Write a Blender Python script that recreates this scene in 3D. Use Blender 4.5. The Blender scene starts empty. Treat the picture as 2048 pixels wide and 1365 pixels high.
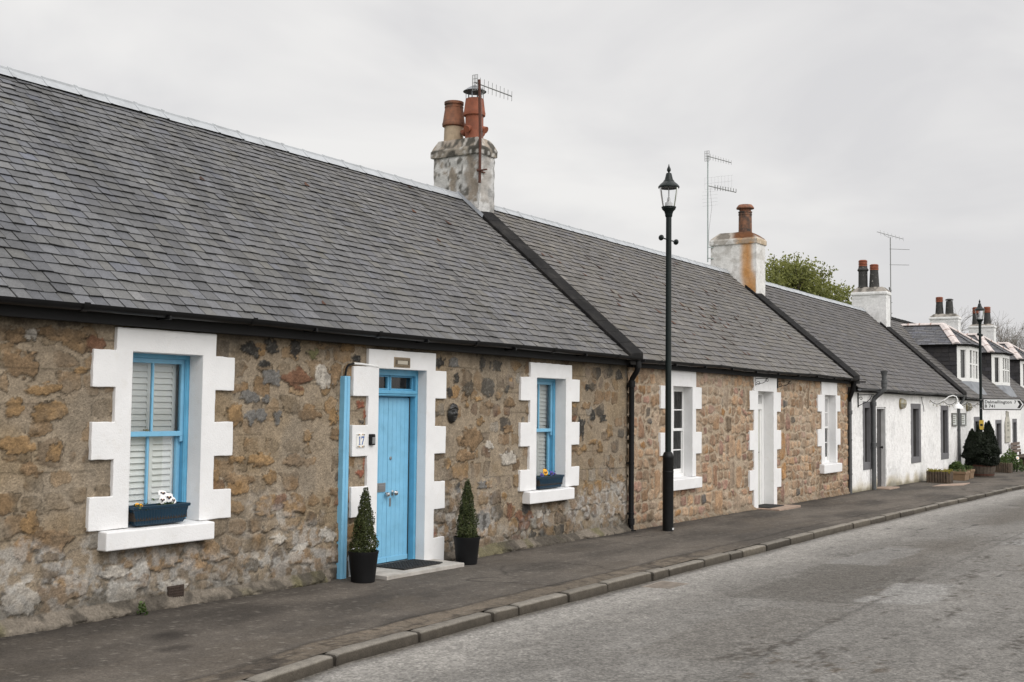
import bpy, bmesh, math, random
import numpy as np
from mathutils import Vector, Matrix
R = math.radians
rng = np.random.default_rng(7)
random.seed(11)
scene = bpy.context.scene
COL = scene.collection

# ------------------------------------------------------------------ noise
def h2(ix, iy, s):
    a = (ix.astype(np.int64)*374761393 + iy.astype(np.int64)*668265263 + int(s)*974634541) & 0xffffffff
    a = ((a ^ (a >> 13))*1274126177) & 0xffffffff
    a = ((a ^ (a >> 16))*1540483477) & 0xffffffff
    return ((a ^ (a >> 15)) & 0xffffff)/float(0xffffff)
def vn(x, y, s=0):
    x = np.asarray(x, float); y = np.asarray(y, float)
    ix = np.floor(x); iy = np.floor(y); fx = x-ix; fy = y-iy
    fx = fx*fx*fx*(fx*(fx*6-15)+10); fy = fy*fy*fy*(fy*(fy*6-15)+10)
    a = h2(ix, iy, s); b = h2(ix+1, iy, s); c = h2(ix, iy+1, s); d = h2(ix+1, iy+1, s)
    return (a*(1-fx)+b*fx)*(1-fy)+(c*(1-fx)+d*fx)*fy
def fbm(x, y, s=0, o=4):
    t = 0; a = .5; n = 0
    for k in range(o):
        t = t+a*vn(np.asarray(x)*2**k+k*17.3, np.asarray(y)*2**k-k*9.1, s+k*31); n += a; a *= .5
    return t/n
def sst(a, b, x):
    t = np.clip((x-a)/(b-a), 0, 1); return t*t*(3-2*t)
def mixc(a, b, t):
    t = np.asarray(t)[..., None]; return np.asarray(a)*(1-t)+np.asarray(b)*t

# ------------------------------------------------------------------ scene graph helpers
OFF = {}
def link(o, parent=None):
    COL.objects.link(o)
    if parent is not None: o.parent = parent
    return o
def tag(o, label=None, cat=None, group=None, kind=None):
    if label: o['label'] = label
    if cat: o['category'] = cat
    if group: o['group'] = group
    if kind: o['kind'] = kind
    return o
def thing(name, label, cat, loc=(0, 0, 0), group=None):
    o = bpy.data.objects.new(name, None); o.empty_display_size = .1
    o.location = loc; COL.objects.link(o); OFF[o] = Vector(loc)
    return tag(o, label, cat, group)
def copy_tree(o, parent=None, loc=None, label=None):
    c = o.copy(); COL.objects.link(c)
    if parent is not None: c.parent = parent
    if loc is not None: c.location = loc
    if label: c['label'] = label
    for ch in list(o.children): copy_tree(ch, c)
    return c
def off(parent):
    return OFF.get(parent, Vector((0, 0, 0))) if parent is not None else Vector((0, 0, 0))

class MB:
    def __init__(s): s.v = []; s.f = []; s.m = []; s.mi = 0
    def add(s, vs, fs):
        b = len(s.v); s.v += [tuple(map(float, q)) for q in vs]
        s.f += [tuple(b+i for i in f) for f in fs]; s.m += [s.mi]*len(fs); return s
    def box(s, x0, x1, y0, y1, z0, z1):
        return s.add([(x0,y0,z0),(x1,y0,z0),(x1,y1,z0),(x0,y1,z0),(x0,y0,z1),(x1,y0,z1),(x1,y1,z1),(x0,y1,z1)],
                     [(3,2,1,0),(4,5,6,7),(0,1,5,4),(1,2,6,5),(2,3,7,6),(3,0,4,7)])
    def bar(s, p, q, w, h, up=(0, 0, 1)):
        p = Vector(p); q = Vector(q); d = (q-p).normalized(); up = Vector(up)
        a = d.cross(up)
        if a.length < 1e-4: a = d.cross(Vector((1, 0, 0)))
        a.normalize(); b = a.cross(d).normalized()
        vs = [e+a*(sx*w/2)+b*(sz*h/2) for e in (p, q) for sx, sz in ((-1,-1),(1,-1),(1,1),(-1,1))]
        return s.add(vs, [(0,1,2,3),(7,6,5,4),(0,4,5,1),(1,5,6,2),(2,6,7,3),(3,7,4,0)])
    def tube(s, pts, r, n=8, cap=True):
        pts = [Vector(p) for p in pts]; k = len(pts)
        rs = list(r) if hasattr(r, '__len__') else [r]*k
        b = len(s.v); ref = None; nf = 0
        for i, p in enumerate(pts):
            d = (pts[min(i+1, k-1)]-pts[max(i-1, 0)]).normalized()
            if ref is None:
                ref = Vector((0, 0, 1)) if abs(d.z) < .9 else Vector((1, 0, 0))
            a = d.cross(ref)
            if a.length < 1e-4: a = d.cross(Vector((0, 1, 0)))
            a.normalize(); c = a.cross(d).normalized(); ref = c
            for j in range(n):
                t = 2*math.pi*j/n; q = p+(a*math.cos(t)+c*math.sin(t))*rs[i]; s.v.append(tuple(q))
        for i in range(k-1):
            for j in range(n):
                j2 = (j+1) % n
                s.f.append((b+i*n+j, b+i*n+j2, b+(i+1)*n+j2, b+(i+1)*n+j)); nf += 1
        if cap:
            s.f.append(tuple(b+j for j in reversed(range(n)))); s.f.append(tuple(b+(k-1)*n+j for j in range(n))); nf += 2
        s.m += [s.mi]*nf; return s
    def lathe(s, prof, c=(0, 0, 0), n=20, axis='z', cap=True):
        b = len(s.v); nf = 0
        for r, z in prof:
            for j in range(n):
                t = 2*math.pi*j/n; x, y = r*math.cos(t), r*math.sin(t)
                if axis == 'z': q = (c[0]+x, c[1]+y, c[2]+z)
                elif axis == 'y': q = (c[0]+x, c[1]-z, c[2]+y)
                else: q = (c[0]+z, c[1]+x, c[2]+y)
                s.v.append(q)
        k = len(prof)
        for i in range(k-1):
            for j in range(n):
                j2 = (j+1) % n; s.f.append((b+i*n+j, b+i*n+j2, b+(i+1)*n+j2, b+(i+1)*n+j)); nf += 1
        if cap:
            s.f.append(tuple(b+j for j in reversed(range(n)))); s.f.append(tuple(b+(k-1)*n+j for j in range(n))); nf += 2
        s.m += [s.mi]*nf; return s
    def prism_y(s, poly, y0, y1):
        """polygon in XZ (counter-clockwise seen from -Y), front at y0, back at y1"""
        n = len(poly)
        vs = [(x, y0, z) for x, z in poly]+[(x, y1, z) for x, z in poly]
        return s.add(vs, [tuple(range(n)), tuple(reversed(range(n, 2*n)))]+[((i+1) % n, i, i+n, (i+1) % n+n) for i in range(n)])
    def prism_x(s, poly, x0, x1):
        n = len(poly)
        vs = [(x0, y, z) for y, z in poly]+[(x1, y, z) for y, z in poly]
        return s.add(vs, [tuple(reversed(range(n))), tuple(range(n, 2*n))]+[(i, (i+1) % n, (i+1) % n+n, i+n) for i in range(n)])
    def build(s, name, mats, parent=None, bevel=0, smooth=False, angle=35, seg=2):
        o0 = off(parent)
        me = bpy.data.meshes.new(name)
        me.from_pydata([(x-o0.x, y-o0.y, z-o0.z) for x, y, z in s.v], [], s.f)
        if not isinstance(mats, (list, tuple)): mats = [mats]
        for m in mats: me.materials.append(m)
        if len(mats) > 1: me.polygons.foreach_set('material_index', s.m)
        bm = bmesh.new(); bm.from_mesh(me); bmesh.ops.recalc_face_normals(bm, faces=bm.faces); bm.to_mesh(me); bm.free()
        if smooth:
            me.shade_smooth(); me.set_sharp_from_angle(angle=R(angle))
        me.update()
        o = bpy.data.objects.new(name, me); link(o, parent); OFF[o] = o0.copy()
        if bevel:
            b = o.modifiers.new('bevel', 'BEVEL'); b.width = bevel; b.segments = seg; b.limit_method = 'ANGLE'; b.angle_limit = R(40); b.harden_normals = False
        return o

def np_mesh(name, V, F, mats, parent=None, col=None, smooth=False, mi=None):
    """V (n,3), F (m,k) arrays, col (n,3) per-vertex colour"""
    o0 = np.array(off(parent)); V = np.asarray(V, np.float32)-o0.astype(np.float32); F = np.asarray(F, np.int32)
    me = bpy.data.meshes.new(name); k = F.shape[1]
    me.vertices.add(len(V)); me.vertices.foreach_set('co', V.ravel())
    me.loops.add(F.size); me.loops.foreach_set('vertex_index', F.ravel())
    me.polygons.add(len(F)); me.polygons.foreach_set('loop_start', np.arange(0, F.size, k, dtype=np.int32))
    me.update(calc_edges=True); me.validate()
    if not isinstance(mats, (list, tuple)): mats = [mats]
    for m in mats: me.materials.append(m)
    if mi is not None: me.polygons.foreach_set('material_index', np.asarray(mi, np.int32))
    if col is not None:
        a = me.color_attributes.new('Col', 'FLOAT_COLOR', 'POINT')
        c4 = np.ones((len(V), 4), np.float32); c4[:, :3] = col; a.data.foreach_set('color', c4.ravel())
    if smooth: me.shade_smooth()
    o = bpy.data.objects.new(name, me); link(o, parent); OFF[o] = Vector(o0)
    return o

def grid(name, us, vs, P, mat, parent=None, col=None, holes=(), smooth=True):
    """regular sheet: P(U,V)->(X,Y,Z), quads whose centre lies in a hole (u0,u1,v0,v1) are dropped"""
    U, V = np.meshgrid(us, vs); X, Y, Z = P(U, V)
    pts = np.stack([X, Y, Z], -1).reshape(-1, 3)
    nu, nv = len(us), len(vs)
    i = np.arange(nv-1)[:, None]*nu+np.arange(nu-1)[None, :]
    F = np.stack([i, i+1, i+nu+1, i+nu], -1).reshape(-1, 4)
    uc = ((us[:-1]+us[1:])/2)[None, :].repeat(nv-1, 0).ravel(); vc = ((vs[:-1]+vs[1:])/2)[:, None].repeat(nu-1, 1).ravel()
    keep = np.ones(len(F), bool)
    for a, b, c, d in holes: keep &= ~((uc > a) & (uc < b) & (vc > c) & (vc < d))
    c = None
    if col is not None: c = np.asarray(col(U, V, X, Y, Z)).reshape(-1, 3)
    return np_mesh(name, pts, F[keep], mat, parent, c, smooth)

# ------------------------------------------------------------------ materials
def mat(name, color=(.5, .5, .5), rough=.6, amt=.15, scale=8., bump=0., bscale=60., bdist=.004, metal=0., spec=.5, vcol=False, tint=None, tscale=3., tlim=(.5, .7), det=5., fine=0., fscale=150., coat=0., chip=0., cscale=60.):
    m = bpy.data.materials.new(name); m.use_nodes = True; nt = m.node_tree; N = nt.nodes; L = nt.links
    bs = N['Principled BSDF']; bs.inputs['Roughness'].default_value = rough; bs.inputs['Metallic'].default_value = metal
    bs.inputs['Specular IOR Level'].default_value = spec
    if coat: bs.inputs['Coat Weight'].default_value = coat; bs.inputs['Coat Roughness'].default_value = .2
    tc = N.new('ShaderNodeTexCoord')
    def noise(sc, d=5.):
        n = N.new('ShaderNodeTexNoise'); n.inputs['Scale'].default_value = sc; n.inputs['Detail'].default_value = d; n.inputs['Roughness'].default_value = .6
        L.new(tc.outputs['Object'], n.inputs['Vector']); return n
    if vcol:
        a = N.new('ShaderNodeAttribute'); a.attribute_name = 'Col'; base = a.outputs['Color']
    else:
        rgb = N.new('ShaderNodeRGB'); rgb.outputs[0].default_value = (*color, 1); base = rgb.outputs[0]
    def mulnoise(base, sc, am, d=5.):
        n = noise(sc, d); mr = N.new('ShaderNodeMapRange'); mr.inputs['From Min'].default_value = .3; mr.inputs['From Max'].default_value = .7
        mr.inputs['To Min'].default_value = 1-am; mr.inputs['To Max'].default_value = 1+am; L.new(n.outputs['Fac'], mr.inputs['Value'])
        mx = N.new('ShaderNodeVectorMath'); mx.operation = 'SCALE'; L.new(base, mx.inputs[0]); L.new(mr.outputs[0], mx.inputs['Scale']); return mx.outputs[0]
    if tint is not None:
        n = noise(tscale, det); mr = N.new('ShaderNodeMapRange'); mr.inputs['From Min'].default_value = tlim[0]; mr.inputs['From Max'].default_value = tlim[1]; L.new(n.outputs['Fac'], mr.inputs['Value'])
        mx = N.new('ShaderNodeMix'); mx.data_type = 'RGBA'; L.new(mr.outputs[0], mx.inputs['Factor']); L.new(base, mx.inputs['A']); mx.inputs['B'].default_value = (*tint, 1); base = mx.outputs['Result']
    if amt: base = mulnoise(base, scale, amt)
    if fine: base = mulnoise(base, fscale, fine, 2.)
    if chip:
        for s_, k_ in ((cscale, chip), (cscale*.42, chip*.45)):
            v = N.new('ShaderNodeTexVoronoi'); v.inputs['Scale'].default_value = s_; L.new(tc.outputs['Object'], v.inputs['Vector'])
            sp_ = N.new('ShaderNodeSeparateColor'); L.new(v.outputs['Color'], sp_.inputs[0])
            mr = N.new('ShaderNodeMapRange'); mr.inputs['To Min'].default_value = 1-k_; mr.inputs['To Max'].default_value = 1+k_; L.new(sp_.outputs[0], mr.inputs['Value'])
            mx = N.new('ShaderNodeVectorMath'); mx.operation = 'SCALE'; L.new(base, mx.inputs[0]); L.new(mr.outputs[0], mx.inputs['Scale']); base = mx.outputs[0]
    L.new(base, bs.inputs['Base Color'])
    if bump:
        n = noise(bscale, 6.); b = N.new('ShaderNodeBump'); b.inputs['Strength'].default_value = bump; b.inputs['Distance'].default_value = bdist
        L.new(n.outputs['Fac'], b.inputs['Height']); L.new(b.outputs['Normal'], bs.inputs['Normal'])
    return m

def glass_mat(name, tint=(1, 1, 1), ior=1.5, rough=.01):
    m = bpy.data.materials.new(name); m.use_nodes = True; nt = m.node_tree; N = nt.nodes; L = nt.links
    N.remove(N['Principled BSDF']); out = N['Material Output']
    t = N.new('ShaderNodeBsdfTransparent'); t.inputs['Color'].default_value = (*tint, 1)
    g = N.new('ShaderNodeBsdfGlossy'); g.inputs['Roughness'].default_value = rough
    lw = N.new('ShaderNodeFresnel'); lw.inputs['IOR'].default_value = ior
    mx = N.new('ShaderNodeMixShader'); L.new(lw.outputs[0], mx.inputs[0]); L.new(t.outputs[0], mx.inputs[1]); L.new(g.outputs[0], mx.inputs[2]); L.new(mx.outputs[0], out.inputs['Surface'])
    return m

M = {}
M['stone'] = mat('rubble stone', vcol=True, rough=.95, amt=.18, scale=16, fine=.16, fscale=55, chip=.10, cscale=60, bump=1., bscale=42, bdist=.014, spec=.2)
M['slate'] = mat('roof slate', vcol=True, rough=.75, amt=.12, scale=12, fine=.20, fscale=75, bump=.35, bscale=50, bdist=.004, spec=.28)
M['rough_white'] = mat('white roughcast', vcol=True, rough=.95, amt=.05, scale=6, fine=.10, fscale=45, bump=.9, bscale=38, bdist=.02, spec=.15)
M['white'] = mat('white masonry paint', (.725, .723, .722), .85, .05, 3, .5, 70, .006, spec=.2, tint=(.66, .645, .62), tscale=9, tlim=(.55, .85))
M['white_wood'] = mat('white gloss timber', (.74, .74, .72), .4, .05, 5)
M['upvc'] = mat('white window frame', (.78, .78, .77), .35, .03, 5)
M['shutter'] = mat('painted shutter', (.80, .80, .775), .5, .04, 6)
M['blue'] = mat('sky blue gloss paint', (.19, .45, .645), .42, .10, 5, .08, 120, .002, tint=(.15, .37, .54), tscale=6, tlim=(.55, .8))
M['blue_frame'] = mat('mid blue gloss paint', (.105, .345, .53), .38, .12, 6, .08, 120, .002)
M['black'] = mat('black gutter plastic', (.006, .006, .0065), .45, .3, 5, .05, 40, spec=.22)
M['iron'] = mat('black painted iron', (.007, .007, .007), .5, .3, 9, .15, 60, spec=.22)
M['lamp_green'] = mat('dark green lamp paint', (.005, .010, .0095), .38, .25, 6, .06, 60, spec=.28)
M['grey_pipe'] = mat('grey pipe paint', (.075, .078, .08), .5, .2, 7, .1, 50)
M['lead'] = mat('lead sheet', (.17, .18, .195), .55, .25, 5, .1, 30)
M['zinc'] = mat('ridge metal', (.36, .375, .39), .55, .12, 5, .1, 40, tint=(.27, .28, .285), tscale=4, tlim=(.55, .75))
M['skew'] = mat('dark skew covering', (.012, .0115, .0115), .85, .35, 4, .3, 30, .01, spec=.12, tint=(.030, .028, .026), tscale=2.5, tlim=(.5, .75))
M['chim'] = mat('weathered chimney', vcol=True, rough=.95, amt=.12, scale=16, fine=.14, fscale=80, bump=.7, bscale=45, bdist=.015, spec=.2)
M['terra'] = mat('terracotta pot', (.26, .078, .038), .75, .2, 8, .2, 60, tint=(.16, .06, .035), tscale=7, tlim=(.5, .8))
M['terra_old'] = mat('weathered terracotta', (.22, .092, .05), .85, .25, 10, .3, 60, tint=(.07, .05, .04), tscale=6, tlim=(.45, .72))
M['buff'] = mat('buff clay', (.40, .31, .215), .85, .15, 8, .2, 60, tint=(.2, .16, .11), tscale=6, tlim=(.5, .8))
M['soot_shade'] = mat('sooty chimney pot', (.035, .034, .032), .8, .3, 9, .3, 60, tint=(.35, .33, .30), tscale=14, tlim=(.62, .72))
M['rust'] = mat('rusty steel', (.085, .032, .02), .85, .3, 20, .2, 80)
M['alu'] = mat('aerial metal', (.22, .225, .22), .5, .2, 10, metal=.4)
M['galv'] = mat('galvanised pole', (.33, .38, .37), .5, .2, 10, metal=.3)
M['concrete'] = mat('pale step concrete', (.40, .375, .34), .9, .15, 7, .3, 60, tint=(.26, .24, .21), tscale=5, tlim=(.5, .75))
M['slab'] = mat('sandstone slab', (.32, .235, .18), .9, .15, 7, .3, 60, tint=(.2, .15, .12), tscale=5, tlim=(.5, .75))
M['kerb'] = mat('kerb stone', vcol=True, rough=.92, amt=.2, scale=12, fine=.22, fscale=110, bump=.5, bscale=60, bdist=.01, spec=.2)
M['pave'] = mat('pavement tarmac', vcol=True, rough=.93, amt=.10, scale=5, fine=.20, fscale=70, chip=.15, cscale=60, bump=.45, bscale=140, bdist=.006, spec=.2)
M['rubber'] = mat('black rubber', (.02, .02, .02), .8, .2, 10)
M['pot'] = mat('black planter plastic', (.006, .006, .0065), .6, .2, 6, spec=.2)
M['trough'] = mat('teal plastic trough', (.004, .027, .052), .4, .15, 6)
M['soil'] = mat('potting soil', (.03, .022, .016), 1., .4, 40, .8, 80, .02)
M['dark'] = mat('dark interior', (.012, .012, .013), .9, 0)
M['oldgrey'] = mat('grey margin paint', (.135, .133, .14), .85, .12, 5, .2, 60)
M['dkreveal'] = mat('dark grey reveal paint', (.05, .047, .046), .8, .15, 6, .1, 60)
M['ltgrey'] = mat('light grey paint', (.50, .50, .495), .7, .1, 6, .1, 60)
M['chrome'] = mat('polished metal', (.6, .6, .6), .2, 0, metal=1.)
M['steel'] = mat('dull steel', (.3, .3, .3), .4, 0, metal=.8)
M['bronze'] = mat('dark bronze', (.012, .011, .010), .38, .3, 20, .2, 60)
M['brass'] = mat('tarnished brass', (.30, .255, .15), .45, .3, 12, metal=.5)
M['frost'] = mat('frosted lamp glass', (.45, .44, .38), .3, .1, 8)
M['hipwhite'] = mat('pale ridge tile', (.56, .50, .475), .85, .15, 8, .3, 50, tint=(.38, .33, .31), tscale=6, tlim=(.5, .8))
M['mortar_red'] = mat('tile joint', (.32, .2, .16), .9, .2, 9)
M['tile'] = mat('glazed tile', (.74, .73, .69), .2, .04, 6)
M['ink_blue'] = mat('cobalt glaze', (.02, .09, .33), .25, .1, 8)
M['ink_ochre'] = mat('ochre glaze', (.4, .2, .04), .3, .1, 8)
M['ink'] = mat('black lettering', (.012, .012, .012), .5, 0)
M['signwhite'] = mat('sign face', (.80, .81, .80), .4, .04, 3)
M['yellow'] = mat('yellow notice', (.62, .42, .06), .5, .1, 8)
M['paper'] = mat('faded notice', (.58, .60, .58), .5, .25, 14)
M['frame_wood'] = mat('grey notice frame', (.16, .16, .15), .6, .2, 12)
M['cream'] = mat('weathered cream board', (.42, .40, .34), .7, .2, 10)
M['greytext'] = mat('faded lettering', (.20, .20, .17), .7, .1, 9)
M['wood'] = mat('weathered log', (.075, .052, .034), .9, .3, 14, .5, 50, .01, tint=(.045, .035, .025), tscale=9, tlim=(.45, .65))
M['logend'] = mat('log end', (.20, .14, .085), .9, .25, 20, .3, 60)
M['barrel'] = mat('barrel oak', (.085, .066, .05), .9, .3, 14, .4, 50, .01)
M['moss'] = mat('yellow green sedum', (.22, .20, .03), .9, .4, 25)
M['petal_w'] = mat('white petal', (.78, .77, .76), .6, .05, 20)
M['petal_k'] = mat('dark petal', (.015, .008, .02), .7, 0)
M['petal_y'] = mat('yellow petal', (.75, .36, .01), .6, .1, 20)
M['petal_b'] = mat('violet petal', (.05, .04, .28), .6, .1, 20)
M['glass'] = glass_mat('window glass', (.93, .95, .95))
M['lampglass'] = glass_mat('lamp glass', (.97, .975, .98), ior=1.25)
M['curtain'] = mat('net curtain', (.15, .15, .145), .9, .2, 8)
M['door_dark'] = mat('dark door paint', (.035, .033, .033), .5, .2, 8)
M['door_sage'] = mat('pale sage door', (.52, .53, .46), .5, .06, 8)
M['plaque'] = mat('carved plaque', (.25, .195, .13), .7, .15, 20, .3, 60)
M['plaque_dk'] = mat('plaque recess', (.09, .07, .048), .8, .1, 20)
M['plaque_lt'] = mat('plaque panel', (.42, .38, .31), .7, .1, 20)
M['bark'] = mat('bark', (.075, .06, .048), .95, .3, 10, .5, 20, .02)
M['twig'] = mat('bare twigs', (.20, .18, .16), .95, .2, 6)
def leafmat(name, c1, c2, trans=.25):
    m = bpy.data.materials.new(name); m.use_nodes = True; nt = m.node_tree; N = nt.nodes; L = nt.links
    bs = N['Principled BSDF']; bs.inputs['Roughness'].default_value = .55; bs.inputs['Specular IOR Level'].default_value = .3
    a = N.new('ShaderNodeAttribute'); a.attribute_name = 'Col'
    mx = N.new('ShaderNodeMix'); mx.data_type = 'RGBA'; mx.inputs['A'].default_value = (*c1, 1); mx.inputs['B'].default_value = (*c2, 1)
    L.new(a.outputs['Fac'], mx.inputs['Factor']); L.new(mx.outputs['Result'], bs.inputs['Base Color'])
    tr = N.new('ShaderNodeBsdfTranslucent'); L.new(mx.outputs['Result'], tr.inputs['Color'])
    ms = N.new('ShaderNodeMixShader'); ms.inputs[0].default_value = trans
    L.new(bs.outputs[0], ms.inputs[1]); L.new(tr.outputs[0], ms.inputs[2]); L.new(ms.outputs[0], N['Material Output'].inputs['Surface'])
    return m
M['box_leaf'] = leafmat('box hedge leaf', (.014, .023, .007), (.085, .10, .028))
M['bush_leaf'] = leafmat('dark conifer needle', (.006, .010, .005), (.022, .032, .012), .1)
M['tree_leaf'] = leafmat('spring leaf', (.085, .10, .028), (.27, .28, .085), .45)
M['herb_leaf'] = leafmat('herb leaf', (.025, .045, .012), (.085, .13, .035))
M['sedum_leaf'] = leafmat('sedum leaf', (.14, .13, .02), (.36, .31, .05))

# ------------------------------------------------------------------ ground heights
def kerb_y(X):
    return np.interp(X, [-6, 2, 5.5, 6.65, 8.76, 11.9, 18.4, 26.9, 35.9, 60, 120], [-4.2, -3.0, -2.50, -2.34, -2.28, -2.26, -2.23, -2.34, -2.52, -3.1, -5.2])
def gz(X, Y=0.): return -.00878*(X-9.3)+.020*Y
def leafs(name, P, size, matr, parent, nrm=None, colv=None, asp=.55, jit=1.):
    """one small diamond leaf per point"""
    n = len(P); size = np.broadcast_to(np.asarray(size, float), (n,))[:, None]
    a = rng.normal(size=(n, 3))
    if nrm is not None: a = a*jit+nrm*1.2
    a /= np.linalg.norm(a, axis=1)[:, None]
    b = np.cross(a, rng.normal(size=(n, 3))); b /= np.linalg.norm(b, axis=1)[:, None]
    c = np.cross(a, b)
    V = np.stack([P-c*size*.5, P+b*size*asp*.5, P+c*size*.5, P-b*size*asp*.5], 1).reshape(-1, 3)
    F = np.arange(4*n).reshape(n, 4)
    cv = rng.random(n) if colv is None else colv
    C = np.repeat(np.stack([cv]*3, -1), 4, 0)
    return np_mesh(name, V, F, matr, parent, C)
STONES = [(5.43,2.07,0.32,0.21,'b'), (5.64,1.89,0.29,0.09,'o'), (5.39,1.75,0.14,0.16,'o'), (5.69,1.72,0.28,0.18,'o'), (5.41,1.46,0.27,0.13,'o'), (5.75,1.39,0.12,0.16,'o'), (5.55,1.55,0.10,0.05,'o'), (5.55,1.28,0.17,0.12,'b'), (5.56,0.86,0.17,0.18,'o'), (5.74,0.71,0.34,0.18,'b'), (5.36,2.30,0.21,0.12,'b'), (5.78,2.33,0.37,0.10,'b'), (5.52,2.32,0.12,0.09,'w'), (6.11,2.27,0.17,0.16,'r'), (5.98,2.05,0.14,0.06,'o'), (5.50,0.27,0.30,0.27,'w'), (5.81,0.25,0.32,0.24,'b'), (5.92,0.37,0.23,0.10,'o'), (6.36,0.38,0.30,0.11,'w'), (6.80,0.40,0.27,0.11,'o'), (6.24,0.19,0.25,0.15,'d'), (6.14,0.08,0.19,0.15,'k'), (6.44,0.21,0.31,0.17,'w'), (7.86,2.31,0.27,0.12,'k'), (8.13,2.35,0.19,0.15,'k'), (8.46,2.35,0.17,0.15,'k'), (8.04,2.18,0.17,0.06,'k'), (8.14,2.05,0.23,0.15,'g'), (8.50,2.05,0.39,0.17,'r'), (8.84,2.10,0.18,0.20,'w'), (9.04,2.09,0.20,0.19,'b'), (7.67,1.68,0.20,0.18,'o'), (7.87,1.86,0.23,0.11,'g'), (8.08,1.84,0.08,0.09,'g'), (7.88,1.67,0.13,0.14,'g'), (8.02,1.68,0.16,0.12,'g'), (8.23,1.67,0.12,0.15,'g'), (8.67,1.68,0.31,0.11,'b'), (9.05,1.68,0.12,0.14,'o'), (8.68,1.47,0.12,0.13,'o'), (8.02,1.26,0.29,0.11,'o'), (7.71,1.28,0.19,0.07,'o'), (7.73,0.82,0.20,0.14,'o'), (8.09,0.83,0.29,0.19,'o'), (8.45,0.79,0.24,0.18,'o'), (8.50,1.24,0.29,0.12,'b'), (8.16,1.09,0.20,0.11,'o'), (7.46,1.14,0.08,0.10,'o'), (7.64,1.09,0.12,0.08,'b'), (7.88,1.09,0.14,0.08,'b'), (8.00,2.28,0.09,0.05,'o'), (8.89,2.39,0.24,0.07,'o'), (9.24,2.41,0.24,0.11,'o'), (8.72,2.31,0.16,0.09,'v'), (9.40,2.29,0.13,0.07,'k'), (7.14,0.38,0.16,0.08,'o'), (7.27,0.35,0.15,0.13,'o'), (7.55,0.09,0.37,0.18,'d'), (6.96,0.42,0.22,0.08,'o'), (8.33,0.16,0.25,0.19,'b'), (8.90,0.17,0.26,0.13,'b'), (7.96,0.27,0.26,0.12,'d'), (8.60,0.37,0.22,0.10,'w'), (8.95,0.48,0.18,0.12,'w'), (8.28,0.48,0.18,0.09,'w'), (7.42,0.46,0.22,0.11,'o'), (6.64,0.37,0.21,0.13,'w'), (7.00,0.20,0.34,0.11,'w'), (10.89,2.31,0.19,0.13,'k'), (11.79,2.32,0.13,0.15,'k'), (12.11,2.31,0.24,0.12,'k'), (11.18,2.31,0.18,0.13,'g'), (11.24,2.13,0.10,0.10,'k'), (11.48,2.01,0.23,0.18,'d'), (11.92,2.04,0.29,0.20,'k'), (12.35,2.02,0.12,0.09,'k'), (11.10,1.96,0.12,0.11,'k'), (10.86,1.70,0.09,0.06,'d'), (11.60,1.40,0.43,0.27,'b'), (11.96,1.31,0.20,0.11,'w'), (12.42,1.14,0.35,0.17,'w'), (11.09,1.12,0.16,0.13,'o'), (11.09,0.84,0.18,0.17,'o'), (11.30,0.83,0.10,0.12,'k'), (11.81,0.83,0.17,0.11,'g'), (11.83,0.39,0.31,0.19,'k'), (12.44,0.46,0.13,0.20,'r'), (11.05,0.31,0.14,0.20,'o'), (14.31,1.51,0.18,0.28,'k'), (14.66,1.69,0.15,0.18,'k'), (14.95,1.64,0.22,0.10,'k'), (15.18,1.45,0.18,0.17,'o'), (15.06,0.12,0.21,0.22,'o'), (15.46,2.29,0.25,0.12,'k'), (14.61,2.09,0.17,0.11,'d'), (15.17,2.33,0.16,0.13,'d'), (11.48,1.18,0.32,0.11,'b'), (11.71,1.89,0.17,0.05,'o'), (12.43,2.15,0.09,0.05,'o'), (11.76,1.61,0.15,0.11,'o'), (11.47,1.81,0.06,0.08,'o'), (12.14,1.93,0.10,0.10,'o'), (12.39,1.51,0.20,0.12,'b'), (12.41,1.85,0.25,0.11,'b'), (11.93,1.82,0.17,0.09,'b'), (14.47,1.82,0.23,0.09,'b'), (14.65,1.30,0.21,0.08,'o'), (14.40,1.22,0.20,0.09,'o'), (14.88,1.21,0.15,0.16,'o'), (15.21,0.98,0.22,0.17,'b'), (15.46,0.74,0.43,0.13,'o'), (14.09,1.81,0.16,0.06,'o'), (14.09,1.64,0.15,0.08,'r'), (14.10,1.23,0.19,0.09,'b'), (14.46,0.69,0.15,0.12,'o'), (12.78,0.25,0.23,0.12,'r'), (12.66,0.40,0.18,0.12,'r'), (12.95,0.38,0.14,0.10,'r'), (13.00,0.10,0.17,0.11,'k'), (12.58,0.09,0.18,0.12,'r'), (13.44,0.12,0.23,0.13,'o'), (14.01,0.13,0.25,0.18,'b'), (13.16,0.37,0.15,0.10,'w'), (13.38,0.38,0.13,0.09,'w'), (14.47,2.08,0.11,0.10,'k'), (8.97,2.41,0.23,0.06,'o'), (9.23,2.40,0.20,0.09,'o'), (9.39,2.28,0.12,0.08,'k'), (9.05,1.67,0.11,0.16,'o'), (8.92,2.04,0.17,0.16,'w'), (9.08,1.49,0.12,0.12,'b'), (9.48,1.80,0.13,0.08,'B'), (9.55,1.70,0.04,0.08,'B'), (9.50,1.62,0.08,0.04,'K'), (9.50,1.07,0.11,0.07,'B'), (9.55,1.17,0.03,0.12,'B'), (9.50,0.53,0.09,0.09,'B'), (9.46,0.34,0.12,0.08,'K'), (10.81,0.34,0.07,0.07,'B'), (9.04,0.45,0.12,0.12,'w'), (8.97,0.81,0.12,0.08,'b'), (9.08,0.90,0.12,0.08,'b'), (13.56,2.12,0.08,0.04,'k'), (14.14,2.00,0.07,0.11,'k')]
 
# ================================================================== SETTING
def cat_steps(*segs):
    return np.unique(np.round(np.concatenate([np.arange(a, b+1e-6, s) for a, b, s in segs]), 4))
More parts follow.
